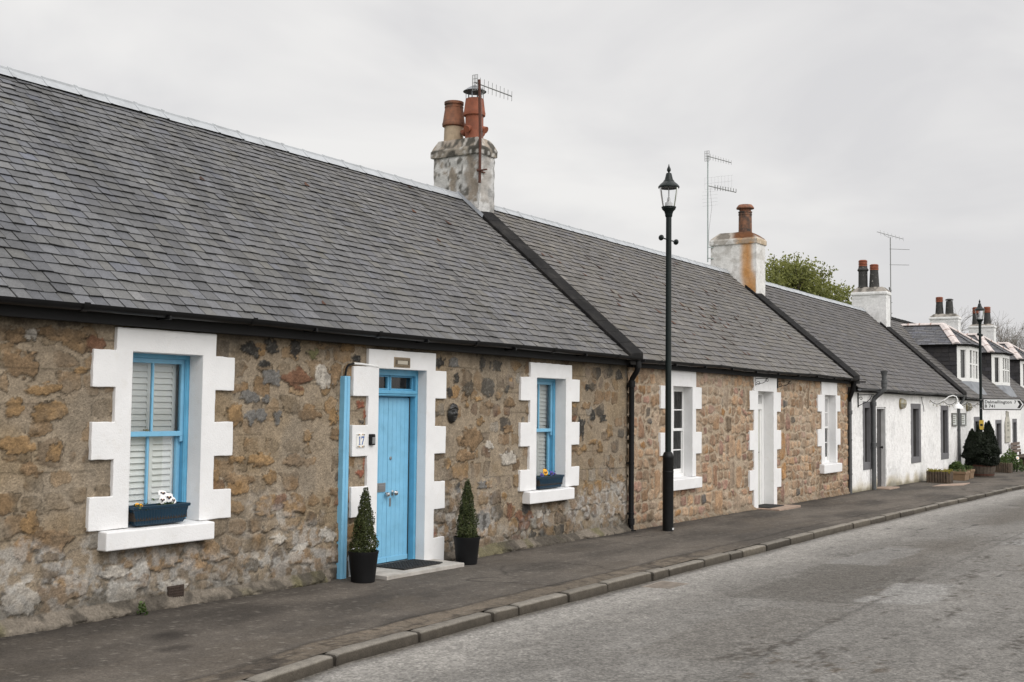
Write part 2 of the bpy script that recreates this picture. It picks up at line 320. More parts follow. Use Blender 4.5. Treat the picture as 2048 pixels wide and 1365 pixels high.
# far ground sheet
gx_ = np.array([-400, -60, -20, 0, 40, 80, 130, 200, 500.]); gy_ = np.array([-400, -60, -20, 0, 20, 60, 150, 400.])
o = grid('ground', gx_, gy_, lambda U, V: (U, V, -.45+gz(np.clip(U, -20, 130))), mat('rough grass ground', (.06, .075, .03), 1., .3, 3), None)
tag(o, kind='structure')
# pavement: bitumen with an older concrete strip next to the kerb
def pav_P(U, V):
    Y = V*(kerb_y(U)-.0)                       # V 0 = wall, 1 = kerb back
    Y = Y*(1+.15/np.abs(kerb_y(U)))-.15        # starts 0.15 in front of... behind the wall face
    Y = .15+V*(kerb_y(U)+.115-.15)
    Z = gz(U, Y)+.012*(fbm(U*.7, Y*1.2, 3)-.5)+.004*(fbm(U*4, Y*4, 5)-.5)
    return U, Y, Z
def pav_C(U, V, X, Y, Z):
    d = Y-kerb_y(X)                            # distance from kerb
    c = mixc((.095, .087, .078), (.19, .172, .152), sst(.25, .75, fbm(X*.6, Y*1.8, 11)))
    c = mixc(c, (.145, .128, .108), sst(.5, .75, fbm(X*1.3, Y*3, 12))*.6)
    # damp, dark dirt along the wall foot and in a few stains
    n = fbm(X*1.1, Y*2.2, 13)
    c = mixc(c, (.045, .041, .037), sst(.95, .1, -Y+(n-.5)*.9)*sst(12, 6, X)*.62)
    c = mixc(c, (.06, .053, .047), sst(.30, .02, -Y+(n-.5)*.25)*.75)
    for sx, sy, rx, ry, k in ((6.15, -.95, .30, .16, .75), (5.85, -1.35, .16, .09, .6), (7.4, -.55, .5, .25, .45), (6.9, -1.0, .5, .2, .3), (15.3, -.2, .7, .22, .7), (17.0, -.18, .9, .2, .55), (8.3, -.35, .6, .2, .4)):
        c = mixc(c, (.035, .031, .028), sst(1.3, .3, np.hypot((X-sx)/rx, (Y-sy)/ry)+(n-.5)*.9)*k)
    # strip of older broken concrete by the kerb
    edge = .40+.07*(fbm(X*1.6, X*0, 15)-.5)
    s = sst(edge, edge-.03, d)*sst(16.5, 13, X)
    fl = fbm(X*1.5, Y*4, 17)
    strip = mixc((.15, .13, .105), (.24, .205, .165), fl)
    strip = mixc(strip, (.07, .062, .055), sst(.55, .75, fbm(X*2.2, Y*5, 18))*.8)
    cr = np.abs(fbm(X*2.3+3, Y*4.5, 19, 3)-.5); cr2 = np.abs(fbm(X*3.1+7, Y*3, 20, 3)-.5)
    strip = strip*(1-.55*sst(.03, .0, np.minimum(cr, cr2)))[..., None]
    c = mixc(c, strip, s)
    seam = np.exp(-((d-edge)/.022)**2)*(.5+.5*fbm(X*3, X*0, 21))
    c = c*(1-.6*seam*np.clip(sst(30, 22, X), 0, 1))[..., None]
    crk = sst(.012, 0, np.abs(fbm(X*.55+2, Y*.8, 22, 4)-.5))*sst(.5, .6, fbm(X*.4, Y*.5, 23))
    c = c*(1-.5*crk)[..., None]
    # pale grit
    c = mixc(c, (.34, .32, .29), sst(.88, .93, vn(X*37, Y*37, 24))*.55)
    # joint around the reinstated trench near the lamp
    for x0 in (14.4, 17.6): c = c*(1-.35*np.exp(-((X-x0-.3*Y)/.02)**2)*(Y > -1.4))[..., None]
    return c*np.array((.61, .585, .56))
us = cat_steps((-6, 3.9, .15), (4, 14, .022), (14.03, 24, .04), (24.1, 45, .1), (45.3, 120, .6))
o = grid('pavement', us, np.linspace(0, 1, 100), pav_P, M['pave'], None, pav_C); tag(o, kind='structure')
# road
def road_P(U, V):
    ky = kerb_y(U); Y = ky+.02-V
    Z = gz(U, ky)-.090+.020*np.minimum(V, 4.)-.015*np.exp(-(V/.25)**2)*0+.02*(fbm(U*.45, V*.45, 41)-.5)+.006*(fbm(U*2.5, V*2.5, 42)-.5)
    return U, Y, Z
def road_C(U, V, X, Y, Z):
    n = fbm(X*.45+Y*.12, Y*.9, 43); n2 = fbm(X*1.7, Y*2.6, 44)
    c = mixc((.125, .118, .108), (.185, .175, .160), n)
    c = mixc(c, (.215, .205, .190), sst(.52, .75, n2)*.45)
    # gritty light channel at the kerb, browner under the wheels
    c = mixc(c, (.30, .285, .262), sst(1.15, .25, V+(n2-.5)*.8)*sst(.08, .2, V)*.65)
    c = mixc(c, (.10, .088, .072), sst(.12, .02, V+(n2-.5)*.08)*.8)
    tr = np.exp(-((V-1.75+.25*np.sin(X*.25))/.55)**2)
    c = mixc(c, (.098, .087, .074), tr*sst(.32, .58, fbm(X*.3, Y*.8, 45))*.8)
    # reinstated rectangles, laid slightly skew: (x0,x1,v0,v1,colour,strength)
    w = .30*(fbm(X*2.2, Y*2.2, 46)-.5)
    for x0, x1, v0, v1, col, k in ((11.2, 14.6, 1.15, 2.45, (.092, .085, .075), .62), (11.6, 13.2, 2.35, 2.95, (.24, .233, .22), .7), (18.3, 25, 2.6, 3.8, (.225, .22, .21), .75), (20, 30, 3.8, 6.5, (.145, .142, .136), .6), (14.6, 17, 1.3, 1.9, (.21, .205, .195), .45), (8.0, 10.8, 1.7, 2.6, (.115, .105, .092), .45)):
        xx = X-.25*(V-v0)+w; vv = V+.10*np.sin(X*.9)+w
        m_ = sst(x0-.06, x0+.06, xx)*sst(x1+.06, x1-.06, xx)*sst(v0-.04, v0+.04, vv)*sst(v1+.04, v1-.04, vv)
        c = mixc(c, col, m_*k)
    # long shallow cracks
    cr = sst(.010, 0, np.abs(fbm(X*.6, Y*1.6, 47, 4)-.5))*sst(.45, .6, fbm(X*.35, Y*.6, 48))
    c = c*(1-.6*cr)[..., None]
    cr2 = sst(.020, 0, np.abs(fbm(X*1.1+9, Y*3.2, 57, 4)-.5))*sst(.5, .62, fbm(X*.5, Y*.9, 58))*sst(1.8, 2.6, V); c = mixc(c, (.065, .050, .036), cr2*.9)
    ln = np.exp(-((V-2.55-.06*fbm(X, X*0, 51))/.02)**2)*sst(.4, .6, fbm(X*.4, X*0, 52)); c = c*(1-.35*ln)[..., None]
    # stone chips lost in streaks
    lost = sst(.58, .72, fbm(X*.8, Y*5, 49))*sst(.5, .65, vn(X*16, Y*30, 50))*sst(1.6, 2.6, V)
    c = mixc(c, (.055, .048, .04), lost*.85)
    sp = vn(X*31, Y*31, 53); c = c*(.90+.20*sp)[..., None]
    return c
M['road'] = mat('worn chipped asphalt', vcol=True, rough=.9, amt=.12, scale=7, fine=.30, fscale=45, chip=.26, cscale=48, bump=.8, bscale=85, bdist=.012, spec=.25)
us = cat_steps((-6, 3.8, .2), (4, 16, .035), (16.05, 28, .06), (28.1, 50, .15), (50.5, 120, .7))
vs = cat_steps((0, .3, .02), (.3, 5, .035), (5.05, 7, .07), (7.2, 11, .3))
o = grid('road', us, vs, road_P, M['road'], None, road_C); tag(o, kind='structure')
# kerb: separate worn stones
V = []; F = []; C = []
x = -6.
while x < 75:
    L_ = random.uniform(.78, 1.12) if x > 4 else 1.; x1 = x+L_-.014
    if random.random() < .18: x1 = x+.42
    n = max(2, int((x1-x)/.06)) if x < 25 else 3
    dz = random.uniform(-.008, .008); dy = random.uniform(-.010, .010); tone = random.uniform(.82, 1.18); hue = random.random()
    xs = np.linspace(x, x1, n+1); b = len(V)
    prof = [(.122, -.25), (.122, -.010), (.110, .0), (.018, .0), (.005, -.007), (.0, -.020), (-.003, -.14), (-.005, -.25)]
    for i, xx in enumerate(xs):
        e = .010 if i in (0, n) else 0
        for py, pz in prof:
            ky = float(kerb_y(xx)); j = .006*(float(fbm(np.array(xx*9), np.array(py*30), 60))-.5)
            top = pz > -.03
            V.append((xx+(.012*(1 if i == 0 else -1) if e and top else 0), ky+py+dy+j*1.5, float(gz(xx, ky))+pz+dz+j-(e*.6 if top else 0)+.003))
            cc = np.array((.175, .16, .138)) if pz > -.02 else np.array((.062, .053, .042))
            cc = cc*(1-.3*hue)+np.array((.19, .165, .13))*(.3*hue)
            if pz < -.1: cc = cc*.45
            if e: cc = cc*.7
            C.append(cc*tone)
    k = len(prof)
    for i in range(n):
        for j in range(k-1):
            a = b+i*k+j; F.append((a, a+1, a+k+1, a+k))
    # end caps as quads
    for i in (0, n):
        q = b+i*k; F += [(q, q+1, q+6, q+7), (q+1, q+2, q+5, q+6), (q+2, q+3, q+4, q+5)]
    x = x1+.014
o = np_mesh('kerb', V, F, M['kerb'], None, np.array(C)); tag(o, kind='structure')
o.data.set_sharp_from_angle(angle=R(45))

# ================================================================== MASONRY WALL GENERATOR
def cells(X, Z, cw, ch, seed, p=3.):
    F1 = np.full(X.shape, 9.); F2 = F1.copy(); ID = np.zeros(X.shape)
    r0 = np.floor(Z/ch)
    for dr in (-1, 0, 1):
        r = r0+dr; sh = h2(r, r*0+5, seed)*cw
        c0 = np.floor((X-sh)/cw)
        for dc in (-2, -1, 0, 1, 2):
            ci = c0+dc
            px = (ci+.5+.7*(h2(ci, r, seed+1)-.5))*cw+sh; pz = (r+.5+.42*(h2(ci, r, seed+2)-.5))*ch
            wx = cw*(.62+.75*h2(ci, r, seed+3)); wz = ch*(.75+.5*h2(ci, r, seed+4))
            d = (np.abs((X-px)/wx)**p+np.abs((Z-pz)/wz)**p)**(1/p)
            new = d < F1
            F2 = np.where(new, F1, np.minimum(F2, d)); ID = np.where(new, h2(ci, r, seed+9), ID); F1 = np.where(new, d, F1)
    return F1, F2-F1, ID
def rnd(ID, k): return np.modf(ID*(977.13+k*131.7))[0]
def pal(ID, k, table):
    """pick a colour per cell from [(weight, colour)]"""
    r = rnd(ID, k); out = np.zeros(ID.shape+(3,)); acc = 0
    tot = sum(w for w, _ in table)
    for w, c in table:
        m_ = (r >= acc/tot) & (r < (acc+w)/tot+1e-9); out[m_] = c; acc += w
    return out
STCOL = {'b': (.225, .148, .082), 'o': (.285, .178, .082), 'w': (.44, .40, .345), 'r': (.175, .088, .052), 'd': (.105, .088, .066), 'k': (.036, .035, .033), 'g': (.155, .150, .142), 'v': (.13, .125, .055), 'B': (.24, .085, .05), 'K': (.07, .062, .055)}
def wall_one(X, Z):
    """height and colour of the flush-pointed rubble of the first cottage"""
    h = Z-gz(X)
    wx = X+.055*(fbm(X*5, Z*5, 101)-.5)+.040*(fbm(X*22, Z*22, 103)-.5); wz = Z+.05*(fbm(X*5+9, Z*5, 102)-.5)+.040*(fbm(X*22, Z*22+4, 104)-.5)
    low = sst(1.0, .35, h+.4*(fbm(X*1.2, Z*1.2, 120)-.5))
    right = sst(11.0, 12.2, X)
    F1, d, ID = cells(wx, wz, .245, .185, 77)
    expo = rnd(ID, 1); expo = np.clip(expo*(1.15+.6*low), 0, 1)
    shr = .05+.34*rnd(ID, 2)*(1-.7*low)+.10*(fbm(X*13, Z*13, 105)-.5)
    m_ = sst(shr, shr+.055, d)*sst(.34, .58, expo)
    stone = pal(ID, 3, [(4, (.285, .180, .090)), (3, (.33, .205, .095)), (4, (.24, .180, .115)), (3, (.205, .150, .098)), (1.6, (.135, .105, .078)), (1.0, (.33, .285, .225)), (.7, (.22, .115, .065))])
    stone2 = pal(ID, 3, [(3, (.27, .175, .10)), (2, (.30, .19, .09)), (3, (.235, .185, .14)), (2, (.18, .13, .09)), (1.0, (.07, .064, .058)), (1.2, (.32, .29, .245)), (.7, (.15, .085, .06))])
    stone = mixc(stone, stone2, right)
    g = fbm(X*7, Z*11, 106); stone = stone*((.62+.6*g)*(.76+.5*rnd(ID, 8))*(.82+.36*fbm(X*30, Z*30, 128)))[..., None]
    stone = mixc(stone, (.33, .175, .055), sst(.56, .76, fbm(X*4, Z*4, 107))*.45)
    tw = fbm(X*.8, Z*.9, 108)
    mort = mixc((.305, .235, .160), (.365, .298, .217), tw)
    mort = mixc(mort, (.30, .215, .118), sst(.48, .72, fbm(X*1.5+4, Z*1.5, 109))*.55)
    mort = mort*((.80+.36*fbm(X*15, Z*15, 110))*(.86+.28*fbm(X*3, Z*3, 129)))[..., None]
    m_ = m_*(.6+.4*sst(.35, .6, fbm(X*6, Z*6, 111)))*np.clip(.86+.3*low, 0, 1)
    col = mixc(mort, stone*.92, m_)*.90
    hgt = m_*(.006+.020*rnd(ID, 5))*(.6+.9*low)*(.5+1.0*g)
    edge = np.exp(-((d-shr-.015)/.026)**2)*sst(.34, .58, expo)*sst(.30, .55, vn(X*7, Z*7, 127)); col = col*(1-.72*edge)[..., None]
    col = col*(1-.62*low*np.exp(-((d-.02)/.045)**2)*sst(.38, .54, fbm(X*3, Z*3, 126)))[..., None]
    # individually placed stones
    for cx, cz, w, hh, k in STONES:
        a = np.searchsorted(X[0], [cx-w*.9, cx+w*.9]); b = np.searchsorted(Z[:, 0], [cz-hh*1.0, cz+hh*1.0])
        if a[1] <= a[0] or b[1] <= b[0]: continue
        s = (slice(b[0], b[1]), slice(a[0], a[1])); xx, zz = X[s], Z[s]
        sd = int(cx*100+cz*1000)
        qx = xx+w*.62*(fbm((xx-cx)*3.0/w, (zz-cz)*3.0/hh, sd)-.5)+.045*(fbm(xx*26, zz*26, 131)-.5); qz = zz+hh*.66*(fbm((xx-cx)*3.0/w+9, (zz-cz)*3.0/hh, sd+1)-.5)+.045*(fbm(xx*26, zz*26, 132)-.5)
        e = 2.1+1.6*((sd*37) % 10)/10 if k not in 'BK' else 6
        d_ = (np.abs((qx-cx)/(w*.5))**e+np.abs((qz-cz)/(hh*.5))**e)**(1/e)+.16*(fbm(xx*15, zz*15, 133)-.5)
        mk = sst(1.05, .90, d_)
        cc = np.array(STCOL[k])*((.62+.76*fbm(xx*13, zz*17, sd+2))*(.75+.5*fbm(xx*40, zz*40, sd+8)))[..., None]
        if k in 'ob': cc = mixc(cc, (.14, .095, .055), sst(.5, .72, fbm(xx*9, zz*14, sd+3))*.65)
        if k in 'kdg': cc = mixc(cc, (.20, .19, .17), sst(.60, .72, fbm(xx*40, zz*40, sd+4))*.5)
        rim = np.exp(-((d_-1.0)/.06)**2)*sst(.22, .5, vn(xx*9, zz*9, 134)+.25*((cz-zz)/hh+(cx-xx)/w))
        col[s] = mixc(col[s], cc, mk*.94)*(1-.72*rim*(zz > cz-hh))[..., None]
        hgt[s] = hgt[s]*(1-mk)+mk*(.010+.012*fbm(xx*10, zz*10, sd+5))
    # ruled joints of the pointing
    for k in range(9):
        zc = .42+k*.265+.012*np.sin(X*1.3+k)
        on = sst(.50, .56, fbm(X*.9, X*0+k, 112+k))*(1-m_*.8)
        col = col*(1-.50*on*np.exp(-((h-zc)/.007)**2))[..., None]
    # salts and lime low down, run-off under the gutter and the sills, sooty band with painted eaves shade, green at the foot
    wh = sst(.44, .68, fbm(X*1.6, Z*2.2, 113)+.22*sst(.9, .15, h)-.12*right)*sst(1.15, .55, h)
    col = mixc(col, (.46, .45, .425), wh*(.12+.42*sst(.42, .62, fbm(X*14, Z*14, 114))))
    gr = sst(.53, .7, fbm(X*2.1, Z*1.5, 115)); col = mixc(col, (.21, .185, .15), gr*.30)
    soot_shade = sst(2.20, 2.50, Z+.30*(fbm(X*1.8, Z*.7, 116)-.5)); col = col*(1-.72*soot_shade)[..., None]
    for sx0, sx1, sz in ((6.2, 7.35, .58), (12.7, 13.92, .53)):
        st = sst(sx0-.03, sx0+.05, X)*sst(sx1+.03, sx1-.05, X)*sst(sz-.42*fbm(X*5, X*0, 117), sz, Z)*(Z < sz+.02); col = col*(1-.42*st)[..., None]
    ft = sst(.34, .02, h+.22*(fbm(X*2, Z*2, 118)-.5)); col = mixc(col, (.085, .074, .056), ft*.6)
    hgt = np.minimum(hgt, .028)
    # fillet of mortar along the foot
    fh = .075+.06*fbm(X*1.3, X*0, 119); fil = sst(fh, fh*.15, h)*(1-np.exp(-((X-9.2)/.22)**4))*(1-sst(9.2, 9.5, X)*sst(11.2, 10.9, X))
    hgt = hgt+fil*(.10+.06*(fbm(X*1.7, X*0+3, 121)-.5))+.008*(fbm(X*2.2, Z*2.2, 122)-.5)
    fc = mixc((.15, .128, .10), (.24, .205, .165), fbm(X*3, Z*6, 123)); fc = mixc(fc, (.12, .11, .04), sst(.55, .7, fbm(X*2.3, Z*3, 124))*.6); fc = mixc(fc, (.05, .044, .036), sst(.45, .62, fbm(X*5, Z*5, 125))*.7)
    col = mixc(col, fc, sst(fh*1.5, fh*.9, h)*(fil > 0))
    col = col*(.88+.24*h2(np.floor(X*88), np.floor(Z*88), 140))[..., None]
    lum = (col*np.array((.3, .55, .15))).sum(-1, keepdims=True); col = (col*.95+lum*.05)*.87
    return hgt, col
def wall_two(X, Z):
    """squared pinkish sandstone rubble with recessed pointing"""
    h = Z-gz(X)
    wx = X+.030*(fbm(X*6, Z*6, 201)-.5)+.035*(fbm(X*24, Z*24, 203)-.5); wz = Z+.045*(fbm(X*3+9, Z*6, 202)-.5)+.035*(fbm(X*24, Z*24+4, 204)-.5)
    F1, d, ID = cells(wx, wz, .25, .168, 177, 6.)
    F1b, db, IDb = cells(wx+3, wz+1, .27, .46, 277, 7.)           # some tall stones across two courses
    big = rnd(IDb, 1) > .72
    d = np.where(big, db, d); ID = np.where(big, IDb, ID)
    edgeb = np.abs(db) < .10; d = np.where(edgeb & big, db, d)
    sh_ = .08+.16*rnd(ID, 2); m_ = sst(sh_, sh_+.09, d)*(.75+.25*sst(.35, .5, fbm(X*8, Z*8, 215)))
    st = pal(ID, 3, [(3, (.36, .245, .150)), (3, (.33, .24, .160)), (3, (.39, .285, .19)), (1.6, (.31, .20, .13)), (1.8, (.30, .19, .145)), (.7, (.34, .20, .09)), (.8, (.20, .15, .10)), (.16, (.085, .082, .078)), (1.2, (.33, .265, .195))])
    g = fbm(X*9, Z*9, 205); st = st*((.60+.5*g)*(.68+.66*rnd(ID, 7))*(.8+.4*fbm(X*28, Z*28, 216)))[..., None]
    mort = mixc((.37, .29, .205), (.46, .375, .285), fbm(X*3, Z*3, 206))
    col = mixc(mort*.92, st*np.array((1.03, .98, .97)), m_)
    edge = np.exp(-((d-sh_)/.04)**2); col = col*(1-.22*edge)[..., None]
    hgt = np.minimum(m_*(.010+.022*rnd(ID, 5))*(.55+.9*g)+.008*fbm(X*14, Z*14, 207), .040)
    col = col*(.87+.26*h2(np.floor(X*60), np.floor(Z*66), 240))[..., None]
    soot_shade = sst(2.28, 2.52, Z+.2*(fbm(X*2, Z, 208)-.5)); col = col*(1-.55*soot_shade)[..., None]  # sooty band under the gutter, eaves shade painted in with it
    wh = sst(.58, .72, fbm(X*1.3, Z*1.8, 209)); col = mixc(col, (.46, .385, .30), wh*.35)
    ft = sst(.22, .0, h+.15*(fbm(X*2, Z*2, 210)-.5)); col = mixc(col, (.10, .085, .062), ft*.6)
    hgt = hgt+sst(.07, .0, h)*.05
    return hgt, col
def wall_white(X, Z):
    h = Z-gz(X)
    hgt = .016*fbm(X*11, Z*11, 301, 3)+.012*fbm(X*1.5, Z*1.5, 302)
    c = mixc((.80, .79, .775), (.86, .855, .845), fbm(X*2, Z*3, 303))
    pit = sst(.60, .70, fbm(X*16, Z*16, 304, 2)); c = mixc(c, (.50, .49, .47), pit*.30)
    n = fbm(X*2.2, Z*2.6, 305)
    c = mixc(c, (.42, .35, .21), sst(.34, .0, h+.38*(n-.5))*.75)
    c = mixc(c, (.16, .145, .10), sst(.12, .0, h+.16*(n-.5))*.75)
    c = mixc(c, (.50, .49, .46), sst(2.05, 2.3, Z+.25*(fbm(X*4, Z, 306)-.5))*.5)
    c = mixc(c, (.42, .42, .41), sst(.60, .72, fbm(X*1.1, Z*.8, 307))*.25)
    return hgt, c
def facade(name, fn, xs, zs, holes, m, parent):
    H, C = fn(*np.meshgrid(xs, zs))
    return grid(name, xs, zs, lambda U, V: (U, -H, V), m, parent, lambda *a: C, holes)

# ================================================================== ROOFS
def slates(name, P0, u, v, n, vlen, rng_u, parent, seed, m='slate', e0=.142, e1=.114, w=(.118, .172), base=(.083, .081, .083), stain=None, damage=None, lift=.014, spread=.08, gap=.0038):
    """P0 eave origin; u along the eave, v up the slope, n outwards; rng_u(v)->(u0,u1)"""
    r = random.Random(seed); P0 = np.array(P0, float); u = np.array(u, float); v = np.array(v, float); n = np.array(n, float)
    VV = []; FF = []; CC = []
    vv = -.02; row = 0
    while vv < vlen:
        ex = e0+(e1-e0)*max(vv, 0)/vlen
        a, b = rng_u(min(vv, vlen)); uu = a-r.random()*w[1] if row % 2 else a-.02
        rowoff = r.uniform(-.004, .004)
        while uu < b:
            ww = r.uniform(*w); jg = gap*r.uniform(.6, 1.4); u0, u1 = max(uu+jg, a), min(uu+ww-jg, b)
            if u1-u0 > .02:
                t = r.uniform(.004, .009); lf = lift*r.uniform(.75, 1.35)+.004; dv = rowoff+r.gauss(0, .0035); sk = r.gauss(0, .004)
                top = min(ex*1.75, vlen-vv+.03)
                cs = [(u0, vv+dv-sk, lf+t), ((u0+u1)/2+r.uniform(-.02, .02), vv+dv+r.uniform(-.004, .003), lf+t+r.uniform(-.001, .002)), (u1, vv+dv+sk, lf+t), (u1-.001, vv+top, t*.4), (u0+.001, vv+top, t*.4)]
                hole = False
                if damage and r.random() < damage(u0, vv):
                    k = 0 if r.random() < .6 else 2; cc_ = list(cs[k]); cc_[1] += r.uniform(.03, .075); cs[k] = tuple(cc_); hole = (k, u0 if k == 0 else u1, vv+dv)
                bI = len(VV)
                for q in cs: VV.append(P0+u*q[0]+v*q[1]+n*q[2])
                for q in cs[:3]: VV.append(P0+u*q[0]+v*(q[1]+.001)+n*(q[2]-t-.003))
                FF += [(bI, bI+1, bI+2, bI+3, bI+4), (bI+5, bI+6, bI+1, bI), (bI+6, bI+7, bI+2, bI+1), (bI, bI+4, bI+5), (bI+2, bI+7, bI+3)]
                tone = 1+r.gauss(0, spread); hue = r.gauss(0, .035); c = np.array(base)*tone*np.array((1-hue*.3, 1, 1+hue))
                if stain: c = stain((u0+u1)/2, vv, c, r)
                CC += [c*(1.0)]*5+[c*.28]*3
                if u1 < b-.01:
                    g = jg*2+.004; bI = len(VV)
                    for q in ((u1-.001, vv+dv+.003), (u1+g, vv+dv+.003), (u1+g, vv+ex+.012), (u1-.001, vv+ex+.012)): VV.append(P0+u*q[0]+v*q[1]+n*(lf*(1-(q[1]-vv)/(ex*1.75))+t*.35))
                    FF.append((bI, bI+1, bI+2, bI+3)); CC += [np.array((.014, .014, .012))*r.uniform(.6, 1.5)]*4  # dark strip laid in the joint, standing in for its shadow
                if hole:
                    k, hu, hv = hole; s = r.uniform(.06, .13); du = s if k == 0 else -s
                    bI = len(VV)
                    for q in ((hu, hv-.012), (hu+du, hv-.002), (hu+du*.55, hv+s*.7), (hu, hv+s*1.1)): VV.append(P0+u*q[0]+v*q[1]+n*(lf+t+.003-(q[1]-hv)*.05))
                    FF.append((bI, bI+1, bI+2, bI+3) if k == 0 else (bI+3, bI+2, bI+1, bI)); CC += [np.array((.060, .026, .014))*r.uniform(.35, 1.4)]*4
            uu += ww
        vv += ex; row += 1
    o0 = np.array(off(parent))
    me = bpy.data.meshes.new(name); me.from_pydata([tuple(q-o0) for q in VV], [], FF); me.materials.append(M[m])
    at = me.color_attributes.new('Col', 'FLOAT_COLOR', 'POINT'); c4 = np.ones((len(VV), 4), np.float32); c4[:, :3] = np.array(CC); at.data.foreach_set('color', c4.ravel())
    o = bpy.data.objects.new(name, me); link(o, parent); OFF[o] = Vector(o0); return o

RY = 3.0                                           # ridge line
def roof(parent, x0, x1, ze, zr, seed, ex0=0., ex1=0., **kw):
    """front slope in slates + boards below + rear slope; returns slope vector"""
    ye = -.15; sl = math.hypot(RY-ye, zr-ze); v = ((0, (RY-ye)/sl, (zr-ze)/sl)); n = (0, -(zr-ze)/sl, (RY-ye)/sl)
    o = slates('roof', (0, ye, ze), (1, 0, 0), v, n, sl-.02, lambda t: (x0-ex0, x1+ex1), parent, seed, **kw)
    b = MB(); b.add([(x0-ex0, ye+.03, ze-.012), (x1+ex1, ye+.03, ze-.012), (x1+ex1, RY, zr-.02), (x0-ex0, RY, zr-.02), (x0-ex0, RY*2+.2, ze-.02), (x1+ex1, RY*2+.2, ze-.02)], [(0, 1, 2, 3), (3, 2, 5, 4)])
    b.build('sarking', mat('rear slates', (.08, .078, .08), .7, .2, 4), parent)
    return v, n, sl
def ridge_cap(parent, x0, x1, zr, m='zinc', seg=.41, slope=.857, r=.03, wd=.155):
    b = MB(); x = x0; i = 0
    a = math.atan(slope)
    while x < x1:
        xe = min(x+seg, x1); j = random.uniform(-.004, .004)
        prof = []
        for s in (-1, 1):
            pass
        prof = [(-wd*math.cos(a), -wd*math.sin(a)), (-.022, -.008), (-.018, .016), (0, .026), (.018, .016), (.022, -.008), (wd*math.cos(a), -wd*math.sin(a))]
        for xa, xb, up in ((x, xe-.03, 0), (xe-.035, xe+.004, .007)):
            b0 = len(b.v)
            for xx in (xa, xb):
                for py, pz in prof: b.v.append((xx, RY+py*(1+up*2), zr+.072+pz+up+j))
            for k in range(len(prof)-1):
                b.f.append((b0+k, b0+k+1, b0+k+8, b0+k+7)); b.m.append(0)
            b.f.append(tuple(b0+k for k in range(7))); b.f.append(tuple(b0+7+k for k in reversed(range(7)))); b.m += [0, 0]
        x = xe; i += 1
    return b.build('ridge_cap', M[m], parent)
def skew(parent, x0, x1, ze, zr, hgt=.10, top=None):
    """raised gable coping running down the slope"""
    ye = -.20; top = top if top is not None else RY
    zt = lambda y: ze+(zr-ze)*(y+.15)/(RY+.15)
    b = MB(); n = 14
    for i in range(n):
        ya, yb = ye+(top-ye)*i/n, ye+(top-ye)*(i+1)/n-.004
        j = random.uniform(-.004, .004); jj = random.uniform(-.004, .004)
        b.add([(x0+jj, ya, zt(ya)-.08), (x1+jj, ya, zt(ya)-.08), (x1+jj, yb, zt(yb)-.08), (x0+jj, yb, zt(yb)-.08),
               (x0+jj, ya, zt(ya)+hgt*.72+j), (x1+jj, ya, zt(ya)+hgt+j), (x1+jj, yb, zt(yb)+hgt+j), (x0+jj, yb, zt(yb)+hgt*.72+j)],
              [(3,2,1,0),(4,5,6,7),(0,1,5,4),(1,2,6,5),(2,3,7,6),(3,0,4,7)])
    return b.build('gable_coping', M['skew'], parent, bevel=.012)
def gutter(parent, x0, x1, y, z, m='black', r=.056, sag=.006, step=1.83, brk=.9):
    b = MB(); n = 9; xs = np.linspace(x0, x1, max(3, int((x1-x0)/.9)))
    prof = [(r*math.cos(t), -r*math.sin(t)) for t in np.linspace(0, math.pi, n)]+[((r-.007)*math.cos(t), -(r-.007)*math.sin(t)) for t in np.linspace(math.pi, 0, n)]
    b0 = len(b.v); k = len(prof)
    for i, xx in enumerate(xs):
        dz = sag*math.sin(xx*1.1)+sag*.6*math.sin(xx*2.7)
        for py, pz in prof: b.v.append((xx, y+py, z+pz+dz))
    for i in range(len(xs)-1):
        for j in range(k):
            j2 = (j+1) % k; b.f.append((b0+i*k+j, b0+i*k+j2, b0+(i+1)*k+j2, b0+(i+1)*k+j)); b.m.append(0)
    xx = x0+.6
    while xx < x1:      # union straps and brackets
        dz = sag*math.sin(xx*1.1)+sag*.6*math.sin(xx*2.7)
        b0 = len(b.v); rr = r+.008
        for e in (-.03, .03):
            for t in np.linspace(-.15, math.pi+.15, 9): b.v.append((xx+e, y+rr*math.cos(t), z-rr*math.sin(t)+dz))
        for j in range(8): b.f.append((b0+j, b0+j+1, b0+j+10, b0+j+9)); b.m.append(0)
        b.box(xx+step*.45, xx+step*.45+.025, y-r-.006, y+r+.05, z-r-.012+dz, z-r+.02+dz)
        xx += step
    return b.build('gutter', M[m], parent, smooth=True)
